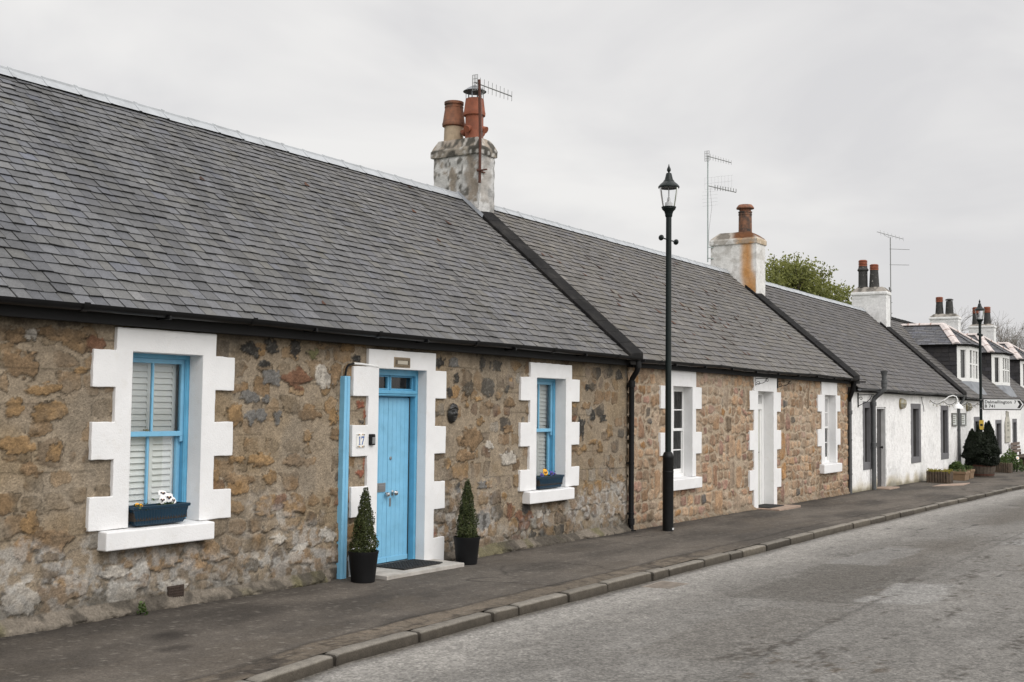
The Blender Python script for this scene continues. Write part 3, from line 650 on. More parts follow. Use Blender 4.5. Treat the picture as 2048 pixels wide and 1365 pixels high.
# ================================================================== BUILDING PARTS
def surround(parent, n0, n1, ztop, o0, o1, zot, zb, ql, qr, quo_l, quo_r, front=-.038, back=.14, name='window_surround', m='white'):
    """painted in-and-out margin: one Pi-shaped slab whose inner faces are the reveals"""
    j = lambda: random.uniform(-.005, .005)
    P = [(o0, zb)]
    L = []                                         # left outer edge from the bottom up
    cur = n0
    for zt, zl in sorted(quo_l, key=lambda q: q[1]):
        zl_ = max(zl, zb)
        L += ([(n0+j(), zl_)] if zl_ > zb+.001 else [])+[(ql+j(), zl_), (ql+j(), zt+j()), (n0+j(), zt)]
    if not any(abs(max(zl, zb)-zb) < .001 for zt, zl in quo_l): L = [(n0, zb)]+L
    P = [(o0, zb), (o0, zot)]+[(o1, zot), (o1, zb)]
    Rr = []
    for zt, zl in sorted(quo_r, key=lambda q: q[1]):
        zl_ = max(zl, zb)
        Rr += ([(n1+j(), zl_)] if zl_ > zb+.001 else [])+[(qr+j(), zl_), (qr+j(), zt+j()), (n1+j(), zt)]
    if not any(abs(max(zl, zb)-zb) < .001 for zt, zl in quo_r): Rr = [(n1, zb)]+Rr
    poly = [(o1, zb)]+Rr+[(n1, ztop+j()), (n0, ztop+j())]+L[::-1]+[(o0, zb), (o0, zot), (o1, zot)]
    out = []
    for i, (px, pz) in enumerate(poly):
        qx, qz = poly[(i+1) % len(poly)]; L_ = math.hypot(qx-px, qz-pz); k = max(1, int(L_/.07))
        inner = min(abs(px-o0), abs(px-o1)) < .002 and min(abs(qx-o0), abs(qx-o1)) < .002
        for t in range(k):
            a_ = 0 if t == 0 or inner else .0032; f = t/k
            out.append((px+(qx-px)*f+random.uniform(-a_, a_), pz+(qz-pz)*f+random.uniform(-a_, a_)))
    b = MB(); b.prism_y(out, front, back)
    return b.build(name, M[m], parent, bevel=.007)
def sill(parent, x0, x1, z0, z1, y0=-.12, y1=.15, m='white'):
    b = MB(); n = 10
    for i in range(1): b.add([(x0,y0,z0),(x1,y0,z0),(x1,y1,z0),(x0,y1,z0),(x0,y0,z1-.012),(x1,y0,z1-.012),(x1,y1,z1+.006),(x0,y1,z1+.006)], [(3,2,1,0),(4,5,6,7),(0,1,5,4),(1,2,6,5),(2,3,7,6),(3,0,4,7)])
    return b.build('window_sill', M[m], parent, bevel=.012, seg=3)
def sash_window(parent, x0, x1, z0, z1, wood, y=.14, bars=(1, 0), shutters=False, curtain=False, mr=.52, sashm=None, label=None):
    zm = z0+(z1-z0)*mr; up_ = wood == 'upvc'; jw = .030 if up_ else .052; fd = .05 if up_ else .11; wm = M[wood]; sm = M[sashm or wood]
    b = MB()
    b.box(x0-.03, x0+jw*.55, y, y+fd, z0, z1); b.box(x1-jw*.55, x1+.03, y, y+fd, z0, z1)
    b.box(x0+jw*.55, x1-jw*.55, y, y+fd, z1-.038, z1+.03); b.box(x0+jw*.55, x1-jw*.55, y-.012, y+fd+.01, z0-.02, z0+.045)
    b.box(x0+jw*.55, x0+jw*.55+.012, y+.004, y+.016, z0+.045, z1-.038); b.box(x1-jw*.55-.012, x1-jw*.55, y+.004, y+.016, z0+.045, z1-.038)
    w = b.build('window', wm, parent, bevel=.003)
    if label: w['label'] = label
    a, c = x0+jw*.55+.002, x1-jw*.55-.002
    def sash(name, za, zb, ya, top, bot):
        b = MB(); d = .018 if up_ else .034; s = .026 if up_ else .040
        b.box(a, a+s, ya, ya+d, za, zb); b.box(c-s, c, ya, ya+d, za, zb)
        b.box(a+s, c-s, ya+.001, ya+d-.001, zb-top, zb); b.box(a+s, c-s, ya+.001, ya+d-.001, za, za+bot)
        nx, nz = bars
        for i in range(nx):
            xx = a+s+(c-a-2*s)*(i+1)/(nx+1); b.box(xx-.010, xx+.010, ya+.004, ya+d-.004, za+bot, zb-top)
        for i in range(nz):
            zz = za+bot+(zb-za-top-bot)*(i+1)/(nz+1); b.box(a+s, c-s, ya+.005, ya+d-.005, zz-.010, zz+.010)
        if name == 'upper_sash' and not up_:
            for xx in (a+.001, c-s+.006): b.prism_x([(ya+.003, za+.001), (ya+.031, za+.001), (ya+.031, za-.035), (ya+.017, za-.058), (ya+.003, za-.045)][::-1], xx, xx+s-.007)
        b.build(name, sm, w, bevel=.003)
        b = MB(); b.add([(a+s-.004, ya+d/2, za+bot-.004), (c-s+.004, ya+d/2, za+bot-.004), (c-s+.004, ya+d/2, zb-top+.004), (a+s-.004, ya+d/2, zb-top+.004)], [(0, 1, 2, 3)]); b.build('pane', M['glass'], w)
    sash('upper_sash', zm-.022, z1-.038, y+(.004 if up_ else .020), .042, .045)
    sash('lower_sash', z0+.045, zm+.022, y+(.024 if up_ else .062), .045, .075)
    b = MB(); b.lathe([(.012, 0), (.012, .012), (.004, .02)], ((x0+x1)/2-.03, y+.055, zm+.024), 8); b.bar(((x0+x1)/2-.07, y+.052, zm+.035), ((x0+x1)/2+.02, y+.05, zm+.032), .012, .010); b.build('sash_catch', M['brass'], w)
    if shutters:
        b = MB(); ys = y+.112; s0, s1 = x0-.13, x1-.055+max(0, (x0-8)*.02)
        n = 3; pw = (s1-s0)/n
        for i in range(n):
            p0, p1 = s0+i*pw+.002, s0+(i+1)*pw-.002
            b.box(p0, p0+.038, ys, ys+.03, z0-.05, z1+.05); b.box(p1-.038, p1, ys, ys+.03, z0-.05, z1+.05)
            zz = z0+.0; b.box(p0+.038, p1-.038, ys, ys+.03, z0-.05, z0+.02); b.box(p0+.038, p1-.038, ys, ys+.03, z1-.02, z1+.05)
            zz = z0+.022
            while zz < z1-.03:
                b.add([(p0+.038, ys-.006, zz), (p1-.038, ys-.006, zz), (p1-.038, ys+.020, zz+.060), (p0+.038, ys+.020, zz+.060), (p0+.038, ys+.000, zz-.002), (p1-.038, ys+.000, zz-.002), (p1-.038, ys+.026, zz+.058), (p0+.038, ys+.026, zz+.058)],
                      [(0, 1, 2, 3), (7, 6, 5, 4), (0, 4, 5, 1), (3, 2, 6, 7)])
                zz += .054
        b.build('shutter', M['shutter'], w)
        b = MB(); b.box(x1-.035, x1+.45, y+.150, y+.17, z0-.05, z1+.05); b.box(x1+.05, x1+.075, y+.13, y+.149, z0, z1); b.build('shutter_case', M['white_wood'], w)
    if curtain:
        b = MB(); n = 40
        for s_, e_ in ((x0-.1, x0+(x1-x0)*.42), (x0+(x1-x0)*.62, x1+.25)):
            b0 = len(b.v)
            for i in range(n+1):
                xx = s_+(e_-s_)*i/n; yy = y+.24+.018*math.sin(i*1.15)+.008*math.sin(i*2.3+1)
                b.v += [(xx, yy, z0-.1), (xx, yy, z1+.1)]
            for i in range(n): b.f.append((b0+2*i, b0+2*i+2, b0+2*i+3, b0+2*i+1)); b.m.append(0)
        b.build('curtain', M['curtain'], w, smooth=True, angle=80)
    b = MB(); X0, X1, Y0, Y1, Z0, Z1 = x0-.5, x1+.5, y+.13, y+1.3, z0-.5, z1+.2
    b.add([(X0,Y0,Z0),(X1,Y0,Z0),(X1,Y1,Z0),(X0,Y1,Z0),(X0,Y0,Z1),(X1,Y0,Z1),(X1,Y1,Z1),(X0,Y1,Z1)], [(0,1,2,3),(7,6,5,4),(1,5,6,2),(2,6,7,3),(3,7,4,0)])
    b.build('room', M['dark'], w)
    return w
def stack(parent, x0, x1, y0, y1, z0, z1, cap, over, zh, colf, step=.05, noise=.010, seed=0, shrink=.42, label=None):
    """chimney stack: shaft, projecting cap, sloped haunching; coloured per vertex"""
    per = []
    for a, b, n in (((x0, y0), (x1, y0), (0, -1)), ((x1, y0), (x1, y1), (1, 0)), ((x1, y1), (x0, y1), (0, 1)), ((x0, y1), (x0, y0), (-1, 0))):
        k = max(2, int(math.dist(a, b)/step))
        for i in range(k):
            t = i/k; nn = n
            per.append((a[0]+(b[0]-a[0])*t, a[1]+(b[1]-a[1])*t, *n))
    per = np.array(per); k = len(per); cx, cy = (x0+x1)/2, (y0+y1)/2
    sx, sy = (x1-x0)/2, (y1-y0)/2
    zs = list(np.arange(z0, z1, step))
    rings = [(z, 0., 0) for z in zs]+[(z1-.012, 0, 0), (z1, over*.9, 0), (z1+.012, over, 0)]+[(z, over, 0) for z in np.arange(z1+.05, z1+cap-.02, step)]+[(z1+cap-.014, over, 0), (z1+cap, over*.8, 0)]
    nh = 8
    for i in range(1, nh+1):
        t = i/nh; rings.append((z1+cap+(zh-z1-cap)*(t**.85), over*.8, t*(1-shrink*.6)))
    V = []; C = []
    for z, o_, sh in rings:
        X = per[:, 0]; Y = per[:, 1]
        X = cx+(X-cx)*(1+o_/sx)*(1-sh*(.34 if shrink < .3 else .55)); Y = cy+(Y-cy)*(1+o_/sy)*(1-sh*shrink)
        nz = noise*(fbm((X+Y)*9, np.full(k, z*9), seed)-.5)*2+noise*1.2*(fbm((X-Y)*3+5, np.full(k, z*3), seed+4)-.5)
        amp = 1 if sh == 0 else .2
        V.append(np.stack([X+per[:, 2]*nz*amp, Y+per[:, 3]*nz*amp, np.full(k, z)+(0 if sh == 0 else 1)*.03*(fbm(X*7, Y*7, seed+7)-.5)], 1))
        C.append(colf(X, Y, np.full(k, z), per[:, 2:], z >= z1-.001, sh))
    n = len(rings)
    V = np.concatenate(V+[np.array([[cx, cy, zh+.01]])]); C = np.concatenate(C+[C[-1][:1]])
    F = []
    for r in range(n-1):
        for i in range(k):
            i2 = (i+1) % k; F.append((r*k+i, r*k+i2, (r+1)*k+i2, (r+1)*k+i))
    c = len(V)-1
    for i in range(0, k, 1): F.append(((n-1)*k+i, (n-1)*k+(i+1) % k, c, c))
    me = bpy.data.meshes.new('chimney'); o0 = off(parent)
    F = [f[:3] if f[2] == f[3] else f for f in F]
    me.from_pydata([tuple(q) for q in (V-np.array(o0))], [], F); me.materials.append(M['chim'])
    at = me.color_attributes.new('Col', 'FLOAT_COLOR', 'POINT'); c4 = np.ones((len(V), 4), np.float32); c4[:, :3] = C; at.data.foreach_set('color', c4.ravel())
    me.shade_smooth(); me.set_sharp_from_angle(angle=R(50))
    o = bpy.data.objects.new('chimney', me); link(o, parent); OFF[o] = o0.copy()
    if label: o['label'] = label
    return o
def downpipe(parent, pts, r, m, brackets=(), collars=(), name='downpipe', wall_y=0.):
    b = MB(); b.tube(pts, r, 12); r = r[0] if hasattr(r, '__len__') else r
    for x, y, z in collars: b.lathe([(r, -.05), (r+.014, -.045), (r+.014, .045), (r, .05)], (x, y, z), 14)
    for x, y, z in brackets: b.lathe([(r+.006, -.018), (r+.006, .018)], (x, y, z), 14); b.box(x-.012, x+.012, y, wall_y+.02, z-.014, z+.014); b.box(x-r-.03, x+r+.03, y+r*.55, y+r*.55+.012, z-.012, z+.012)
    return b.build(name, M[m], parent, smooth=True, angle=40)
def bend(p, q, n=6):
    """S-shaped offset between two vertical runs"""
    p = Vector(p); q = Vector(q); out = []
    for i in range(n+1):
        t = i/n; s = t*t*(3-2*t); out.append((p.x+(q.x-p.x)*s, p.y+(q.y-p.y)*s, p.z+(q.z-p.z)*t))
    return out
def back_walls(parent, x0, x1, ztop, m, left=False, right=False):
    b = MB(); b.box(x0, x1, 6.05, 6.2, -.6, ztop); bi = MB(); bi.box(x1-.08, x1+.32, .004, .3, -.6, ztop); bi.build('wall_infill', m, parent)
    if left: b.prism_x([(.03, -.6), (6.05, -.6), (6.05, ztop), (3.0, 5.1), (.03, ztop)], x0, x0+.2)
    if right: b.prism_x([(.03, -.6), (6.05, -.6), (6.05, ztop), (3.0, 5.0), (.03, ztop)], x1-.2, x1)
    b.build('rear_wall', m, parent)
PLAIN = {'stone': mat('plain rubble', (.25, .195, .135), .95, .3, 6, .6, 40, .02), 'white': mat('plain roughcast', (.7, .69, .67), .95, .1, 6, .6, 30, .02)}

# ================================================================== COTTAGE WITH BLUE DOOR
A = thing('stone_cottage', 'dark rubble stone cottage with sky blue door and windows and long slate roof', 'cottage', (8.5, 0, 0))
xs = cat_steps((-2, 4.6, .05), (4.612, 15.74, .0115)); zs = np.arange(-.35, 2.57, .0115)
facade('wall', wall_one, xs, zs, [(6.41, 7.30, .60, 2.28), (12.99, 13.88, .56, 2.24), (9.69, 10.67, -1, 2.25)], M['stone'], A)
back_walls(A, -2, 15.6, 2.5, PLAIN['stone'], left=True)
def stain1(u, v, c, r):
    s = float(fbm(np.array(u*3.6), np.array(v*.45+3), 401)); s2 = float(fbm(np.array(u*.5), np.array(v*.5), 402))
    c = c*(.92+.18*s2); k = max(0, min(1, (s-.62)/.05)); c = c*(1-.24*k)
    if r.random() < .004: c = c*1.35+np.array((.02, .016, .008))
    warm = max(0, min(1, (u-6)/8)); c = c*np.array((.985+.045*warm, 1, 1.035-.06*warm)); 
    return c
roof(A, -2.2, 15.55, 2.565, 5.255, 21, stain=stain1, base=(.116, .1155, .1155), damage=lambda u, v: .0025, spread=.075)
ridge_cap(A, -2.2, 15.42, 5.235)
skew(A, 15.47, 15.90, 2.565, 5.255, .12, top=2.62)
b = MB(); b.add([(15.43, 2.5, 4.88), (15.468, 2.5, 4.94), (15.468, 3.02, 5.38), (15.43, 3.02, 5.32)], [(0, 1, 2, 3)]); b.build('flashing', M['lead'], A)
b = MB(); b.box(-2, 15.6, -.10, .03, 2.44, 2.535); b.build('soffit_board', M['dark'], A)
gutter(A, -2.1, 15.72, -.215, 2.572)
x = 15.70
downpipe(A, [(x, -.20, 2.53), (x, -.20, 2.44)]+bend((x, -.20, 2.40), (x+.03, -.085, 2.20))+[(x+.03, -.085, 1.2), (x+.03, -.085, -.04), (x+.03, -.14, -.075)], .041, 'black', brackets=[(x+.03, -.085, .96), (x+.03, -.085, .20), (x+.03, -.085, 2.13)], collars=[(x+.03, -.085, 2.16), (x+.03, -.085, .08), (x, -.20, 2.45)])
for dx, dz in ((0, 0), (6.575, -.042)):
    q = [(2.23+dz, 1.92+dz), (1.63+dz, 1.32+dz), (1.015+dz, .742+dz)]
    surround(A, 6.305+dx, 7.405+dx, 2.425+dz, 6.47+dx, 7.245+dx, 2.225+dz, .742+dz, 6.075+dx, 7.63+dx, q, [(a-.004, b_-.006) for a, b_ in q])
    sill(A, 6.19+dx, 7.36+dx, .575+dz, .742+dz)
    sash_window(A, 6.47+dx, 7.245+dx, .755+dz, 2.225+dz, 'blue_frame', .14, (1, 0), shutters=True, sashm='blue')
surround(A, 9.575, 10.785, 2.40, 9.75, 10.612, 2.195, -.05, 9.325, 11.0, [(2.21, 1.89), (1.58, 1.25), (.93, .61), (.29, -.2)], [(2.20, 1.88), (1.56, 1.24), (.92, .60), (.27, -.2)], back=.095, name='door_surround')
# doorway: frame, fanlight, two boarded leaves
b = MB(); y = .095
b.box(9.72, 9.785, y, y+.14, -.02, 2.2); b.box(10.575, 10.65, y, y+.14, -.02, 2.2); b.box(9.785, 10.575, y+.001, y+.14, 2.13, 2.22)
b.box(9.785, 10.575, y+.002, y+.139, 1.895, 1.965); b.box(9.785, 10.575, y-.018, y+.003, 1.925, 1.955); b.box(9.785, 10.575, y-.010, y+.003, 1.905, 1.922)
b.box(10.13, 10.16, y+.05, y+.09, 1.965, 2.13)
for a, c in ((9.785, 10.13), (10.16, 10.575)):
    b.box(a, c, y+.04, y+.08, 1.965, 1.985); b.box(a, c, y+.04, y+.08, 2.112, 2.13); b.box(a, a+.02, y+.04, y+.08, 1.985, 2.112); b.box(c-.02, c, y+.04, y+.08, 1.985, 2.112)
fr = b.build('door_frame', M['blue_frame'], A, bevel=.004)
b = MB(); b.add([(9.8, y+.065, 1.98), (10.56, y+.065, 1.98), (10.56, y+.065, 2.12), (9.8, y+.065, 2.12)], [(0, 1, 2, 3)]); b.build('fanlight_pane', M['glass'], fr)
b = MB(); b.box(9.7, 10.7, y+.141, y+.15, -.05, 1.96); b.box(9.6, 10.8, .9, .92, 1.9, 2.3); b.build('doorway_void', M['dark'], fr)
for i, (a, c) in enumerate(((9.79, 10.172), (10.178, 10.553))):
    b = MB(); n = 5; w = (c-a)/n
    b.box(a, c, .185, .205, .035, 1.888)
    for k in range(n): b.box(a+k*w+(.0015 if k else 0), a+(k+1)*w-(.0015 if k < n-1 else 0), .170, .1855, .045, 1.880)
    b.box(a+.0, c-.0, .160, .1695, .045, .10)
    d = b.build('door', M['blue'], A, bevel=.003); d['label'] = ('left', 'right')[i]+' leaf of the sky blue boarded double door'
    if i == 0:
        b = MB(); b.box(9.985, 10.135, .158, .1695, .83, .93); b.box(10.01, 10.11, .152, .1585, .855, .905); b.build('letter_plate', M['steel'], d, bevel=.004)
        b = MB(); b.lathe([(.010, 0), (.026, .008), (.030, .03), (.022, .046), (.004, .052)], (10.14, .16, .80), 14, 'y'); b.build('door_knob', M['chrome'], d, smooth=True)
    else:
        b = MB(); b.lathe([(.03, 0), (.03, .006), (.011, .012), (.011, .03), (.026, .038), (.031, .055), (.022, .07), (.004, .075)], (10.27, .17, .81), 16, 'y'); b.build('door_knob', M['chrome'], d, smooth=True)
        b = MB(); b.box(10.215, 10.24, .163, .1695, .66, .76); b.lathe([(.016, 0), (.016, .006), (.008, .008)], (10.228, .17, .745), 10, 'y'); b.build('keyhole_plate', M['steel'], d, bevel=.003)
        b = MB(); b.lathe([(.020, 0), (.020, .006), (.010, .009)], (10.225, .17, 1.20), 12, 'y'); b.build('door_lock', M['steel'], d)
b = MB(); b.box(9.79, 10.57, .10, .19, .0, .033); b.build('threshold', M['alu'], A, bevel=.004)
b = MB(); b.box(10.556, 10.574, .172, .2, .036, 1.89); b.build('door_gap_strip', M['dark'], A)

def col1(X, Y, Z, n, cap, sh):
    s = X*1.+Y*1.3
    a = fbm(s*4.4, Z*4.4, 501); b_ = fbm(s*12, Z*12, 502); d = fbm(s*6+5, Z*6, 503)
    c = mixc((.47, .46, .44), (.60, .59, .565), b_)
    c = mixc(c, (.235, .195, .15), sst(.45, .55, a)*.9)
    c = mixc(c, (.34, .335, .325), sst(.5, .7, fbm(s*5, Z*4, 504))*.6)
    c = mixc(c, (.085, .08, .068), sst(.47, .60, d)*sst(.38, .52, b_)*.9)
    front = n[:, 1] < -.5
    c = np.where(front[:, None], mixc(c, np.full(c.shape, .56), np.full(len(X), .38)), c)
    if cap: c = mixc((.30, .265, .22), (.075, .07, .06), sst(.42, .6, fbm(s*4, Z*6+X*3, 505))); c = mixc(c, (.5, .48, .45), sst(.58, .68, b_)*.8)
    if sh > 0: c = mixc((.33, .28, .23), (.085, .078, .066), sst(.45, .6, fbm(X*7, Y*7, 506))); c = mixc(c, (.5, .47, .43), sst(.6, .7, fbm(X*9, Y*9, 507))*.7)
    return c
ch = stack(A, 15.47, 15.93, 2.60, 3.53, 4.4, 5.965, .12, .04, 6.26, col1, 0.028, .022, 11, shrink=.24, label='weathered grey and white stack with two clay pots')
b = MB()
b.mi = 0; b.lathe([(.172, 6.08), (.166, 6.36), (.158, 6.60)], (15.70, 3.29, 0), 24)
b.mi = 1; b.lathe([(.162, 6.52), (.196, 6.54), (.199, 6.58), (.190, 6.60), (.155, 6.85), (.161, 6.855), (.161, 6.875), (.148, 6.88), (.148, 6.905), (.166, 6.91), (.166, 6.955), (.13, 6.96), (.125, 6.82)], (15.70, 3.29, 0), 24, cap=False)
b.mi = 1; b.lathe([(.001, 6.84), (.125, 6.84)], (15.70, 3.29, 0), 24, cap=False)
b.build('chimney_pot', [M['buff'], M['terra_old']], ch, smooth=True)
b = MB(); b.lathe([(.166, 6.06), (.163, 6.22), (.160, 6.26), (.154, 6.28), (.152, 6.66), (.182, 6.665), (.186, 6.71), (.178, 6.74), (.152, 6.95), (.142, 6.955), (.138, 6.82), (.001, 6.81)], (15.70, 2.865, 0), 26, cap=False)
for sgn in (-1, 1): b.tube([(15.70, 2.865+sgn*.13, 6.44), (15.70, 2.865+sgn*.19, 6.42), (15.70, 2.865+sgn*.235, 6.395)], [.045, .048, .062], 12)
for sgn in (-1, 1): b.tube([(15.70+sgn*.13, 2.865, 6.44), (15.70+sgn*.235, 2.865, 6.395)], [.045, .060], 12)
pt = b.build('chimney_pot', M['terra'], ch, smooth=True); pt['label'] = 'orange pot with horned side vents and conical cowl'
b = MB(); b.lathe([(.195, 7.075), (.198, 7.08), (.115, 7.14), (.05, 7.175), (.004, 7.20), (.001, 7.175), (.10, 7.12), (.19, 7.072)], (15.70, 2.865, 0), 26, cap=False)
for t in (.3, 1.35, 2.4, 3.45, 4.5, 5.55): b.bar((15.70+.148*math.cos(t), 2.865+.148*math.sin(t), 6.80), (15.70+.150*math.cos(t), 2.865+.150*math.sin(t), 7.11), .02, .006)
b.build('chimney_cowl', M['lead'], ch, smooth=True)

# ================================================================== SECOND COTTAGE
Bc = thing('stone_cottage', 'tan pinkish stone cottage with white door surround and white framed windows', 'cottage', (21.4, 0, 0))
xs = cat_steps((15.742, 27.14, .017)); zs = np.arange(-.45, 2.55, .0155)
facade('wall', wall_two, xs, zs, [(17.27, 18.16, .5, 2.2), (25.25, 26.2, .45, 2.18), (21.14, 22.11, -1, 2.2)], M['stone'], Bc)
back_walls(Bc, 15.75, 27.15, 2.5, PLAIN['stone'])
def stain2(u, v, c, r):
    s = float(fbm(np.array(u*1.2), np.array(v*.4+3), 411)); c = c*(.93+.2*s)
    if r.random() < .02: c = c*1.35
    return c*np.array((1.03, 1., .97))
def dmg2(u, v):
    return .17*max(0, 1-((u-21.0)/5.2)**2)*max(0, 1-abs(v-1.7)/1.7)*(1 if fbm(np.array(u*.9), np.array(v*1.4), 77) > .47 else .15)+.008
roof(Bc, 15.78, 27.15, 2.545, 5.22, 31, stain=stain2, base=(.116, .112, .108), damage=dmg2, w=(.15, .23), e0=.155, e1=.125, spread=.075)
ridge_cap(Bc, 15.95, 27.1, 5.20, seg=.46, wd=.14)
skew(Bc, 27.05, 27.52, 2.545, 5.22, .13, top=2.5)
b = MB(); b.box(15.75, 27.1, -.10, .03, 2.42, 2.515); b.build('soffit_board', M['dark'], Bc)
gutter(Bc, 15.80, 27.2, -.215, 2.545, step=1.2, sag=.010)
for dx, n0, n1, q0, q1, zt in ((10.86, 17.12, 18.25, 16.85, 18.49, .0), (18.855, 25.11, 26.24, 24.84, 26.47, -.03)):
    a0, a1 = 6.47+dx, 7.245+dx+(0 if dx < 15 else .03)
    ql = [(2.16+zt, 1.79+zt), (1.40+zt, 1.03+zt)]
    surround(Bc, n0, n1, 2.475+zt, a0, a1, 2.16+zt, .65+zt*1.5, q0, q1, ql, ql, front=-.045, back=.12)
    sill(Bc, n0-.10, n1+.07, .46+zt*2, .65+zt*1.5, -.13)
    sash_window(Bc, a0, a1, .66+zt*1.5, 2.16+zt, 'upvc', .12, (1, 1), curtain=True)
surround(Bc, 20.99, 22.24, 2.475, 21.2, 22.055, 2.145, -.16, 20.76, 22.48, [(2.15, 1.78), (1.39, 1.02), (.64, .26)], [(2.14, 1.75), (1.38, 1.0), (.62, .25)], front=-.045, back=.16, name='door_surround')
b = MB(); y = .16
b.box(21.17, 21.27, y, y+.12, -.12, 2.15); b.box(21.96, 22.09, y, y+.12, -.12, 2.15); b.box(21.27, 21.96, y+.001, y+.12, 2.08, 2.17); b.box(21.27, 21.96, y+.002, y+.119, 1.79, 1.90)
b.box(21.9, 21.96, y+.02, y+.1, -.1, 1.79)
fr = b.build('door_frame', M['upvc'], Bc, bevel=.004)
b = MB(); b.add([(21.25, y+.06, 1.88), (21.98, y+.06, 1.88), (21.98, y+.06, 2.1), (21.25, y+.06, 2.1)], [(0, 1, 2, 3)]); b.build('fanlight_pane', M['glass'], fr)
b = MB(); b.box(21.0, 22.2, y+.5, y+.52, 1.7, 2.3); b.box(21.2, 22.05, y+.125, y+.13, -.15, 1.88); b.build('doorway_void', M['dark'], fr)
b = MB(); n = 6; w = (21.9-21.275)/n
b.box(21.275, 21.9, y+.06, y+.09, -.10, 1.785)
for k in range(n): b.box(21.275+k*w+.002, 21.275+(k+1)*w-.002, y+.045, y+.0605, -.095, 1.78)
d = b.build('door', M['door_sage'], Bc, bevel=.003)
b = MB(); b.box(21.80, 21.84, y+.036, y+.0445, .80, 1.02); b.bar((21.82, y+.02, .95), (21.70, y+.015, .94), .016, .016); b.bar((21.82, y+.04, .95), (21.82, y+.012, .95), .016, .016); b.build('door_handle', M['iron'], d)
downpipe(Bc, [(27.20, -.05, 2.35), (27.20, -.05, -.16)], .045, 'grey_pipe', brackets=[(27.2, -.05, 1.1), (27.2, -.05, .3)], collars=[(27.2, -.05, 1.75)])
b = MB(); b.tube([(27.12, -.2, 2.5), (27.13, -.16, 2.36), (27.15, -.08, 2.12), (27.17, -.06, 2.0)], [.05, .06, .05, .02], 8); b.build('gutter_outlet', M['black'], Bc, smooth=True)
def col2(X, Y, Z, n, cap, sh):
    s = X*1.+Y*1.3; b_ = fbm(s*6, Z*6, 511); w = .07*(fbm(s*3, Z*1.6, 512)-.5)
    c = mixc((.62, .61, .585), (.72, .71, .69), b_)
    c = mixc(c, (.42, .40, .37), sst(.56, .68, fbm(s*3, Z*5, 513))*.6)
    left = n[:, 0] < -.5
    yc = 2.47-.0*Z; half = .215+.10*sst(5.45, 4.9, Z)
    t = np.clip(1-np.abs(Y+w-yc+.12*sst(5.3, 4.8, Z))/half, 0, 1)*left
    c = mixc(c, (.50, .245, .065), sst(.0, .75, t)*(.72+.3*b_)); c = mixc(c, (.44, .19, .05), sst(.72, 1., t)*.5)
    fr = (n[:, 1] < -.5)
    if cap:
        o_ = np.exp(-((Y-2.5)/.32)**2); c = mixc(c, (.47, .25, .09), sst(.3, .8, o_)*.85)
        c = mixc(c, (.30, .27, .23), sst(.5, .62, fbm(s*6, Z*9, 514))*.7)
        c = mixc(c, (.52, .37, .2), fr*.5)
    if sh > 0:
        o_ = np.exp(-((Y-2.55)/.38)**2); c = mixc((.46, .42, .37), (.20, .18, .155), sst(.45, .6, fbm(X*6, Y*6, 515))); c = mixc(c, (.15, .065, .03), sst(.35, .75, o_)); c = mixc(c, np.full(c.shape, .045), np.full(len(X), max(0, sh-.35)))
    return c
ch = stack(Bc, 27.12, 27.74, 2.22, 3.43, 4.4, 5.925, .125, .03, 6.24, col2, .032, .006, 21, shrink=.6, label='white stack stained orange with a single rusty pot')
b = MB(); b.lathe([(.175, 6.08), (.168, 6.30), (.163, 6.68), (.172, 6.69), (.172, 6.715), (.163, 6.72), (.163, 6.745), (.175, 6.75), (.175, 6.775), (.14, 6.78), (.13, 6.6)], (27.43, 2.63, 0), 24, cap=False)
b.build('chimney_pot', mat('stained clay', (.19, .09, .05), .85, .35, 9, .3, 60, tint=(.045, .035, .03), tscale=5, tlim=(.45, .62)), ch, smooth=True)
b = MB(); b.lathe([(.14, 6.77), (.15, 6.83), (.2, 6.845), (.222, 6.85), (.222, 6.875), (.17, 6.945), (.16, 6.95), (.001, 6.955)], (27.43, 2.63, 0), 24, cap=False); b.build('chimney_cowl', M['terra_old'], ch, smooth=True)

# ================================================================== WHITE HOUSE
W = thing('white_cottage', 'white roughcast cottage with grey window margins and plain slate roof', 'cottage', (33, 0, 0))
xs = cat_steps((27.26, 39.5, .035)); zs = np.arange(-.6, 2.33, .03)
wins = [(28.52, 28.98, .52, 1.86, 28.39, 29.12, .34, 2.02), (33.34, 34.02, .50, 1.86, 33.14, 34.25, .335, 2.005), (37.06, 37.70, .50, 1.83, 36.82, 37.86, .32, 1.975)]
facade('wall', wall_white, xs, zs, [(a-.06, b_+.06, c-.05, d+.05) for a, b_, c, d, *_ in wins]+[(29.64, 30.50, -1, 1.88)], M['rough_white'], W)
back_walls(W, 27.46, 39.4, 2.3, PLAIN['white'])
def stain3(u, v, c, r):
    s = float(fbm(np.array(u*.9), np.array(v*.5+3), 421)); c = c*(.92+.2*s); return c*np.array((1.02, 1., .98))
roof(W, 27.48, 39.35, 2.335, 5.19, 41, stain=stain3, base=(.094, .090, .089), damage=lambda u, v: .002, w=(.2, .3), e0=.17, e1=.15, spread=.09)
ridge_cap(W, 27.8, 39.25, 5.17, seg=.6, wd=.15)
skew(W, 39.28, 39.80, 2.335, 5.19, .15, top=2.45)
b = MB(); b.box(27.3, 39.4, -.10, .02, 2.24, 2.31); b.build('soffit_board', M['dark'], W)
gutter(W, 27.5, 39.5, -.205, 2.33, 'grey_pipe', r=.058, sag=.012)
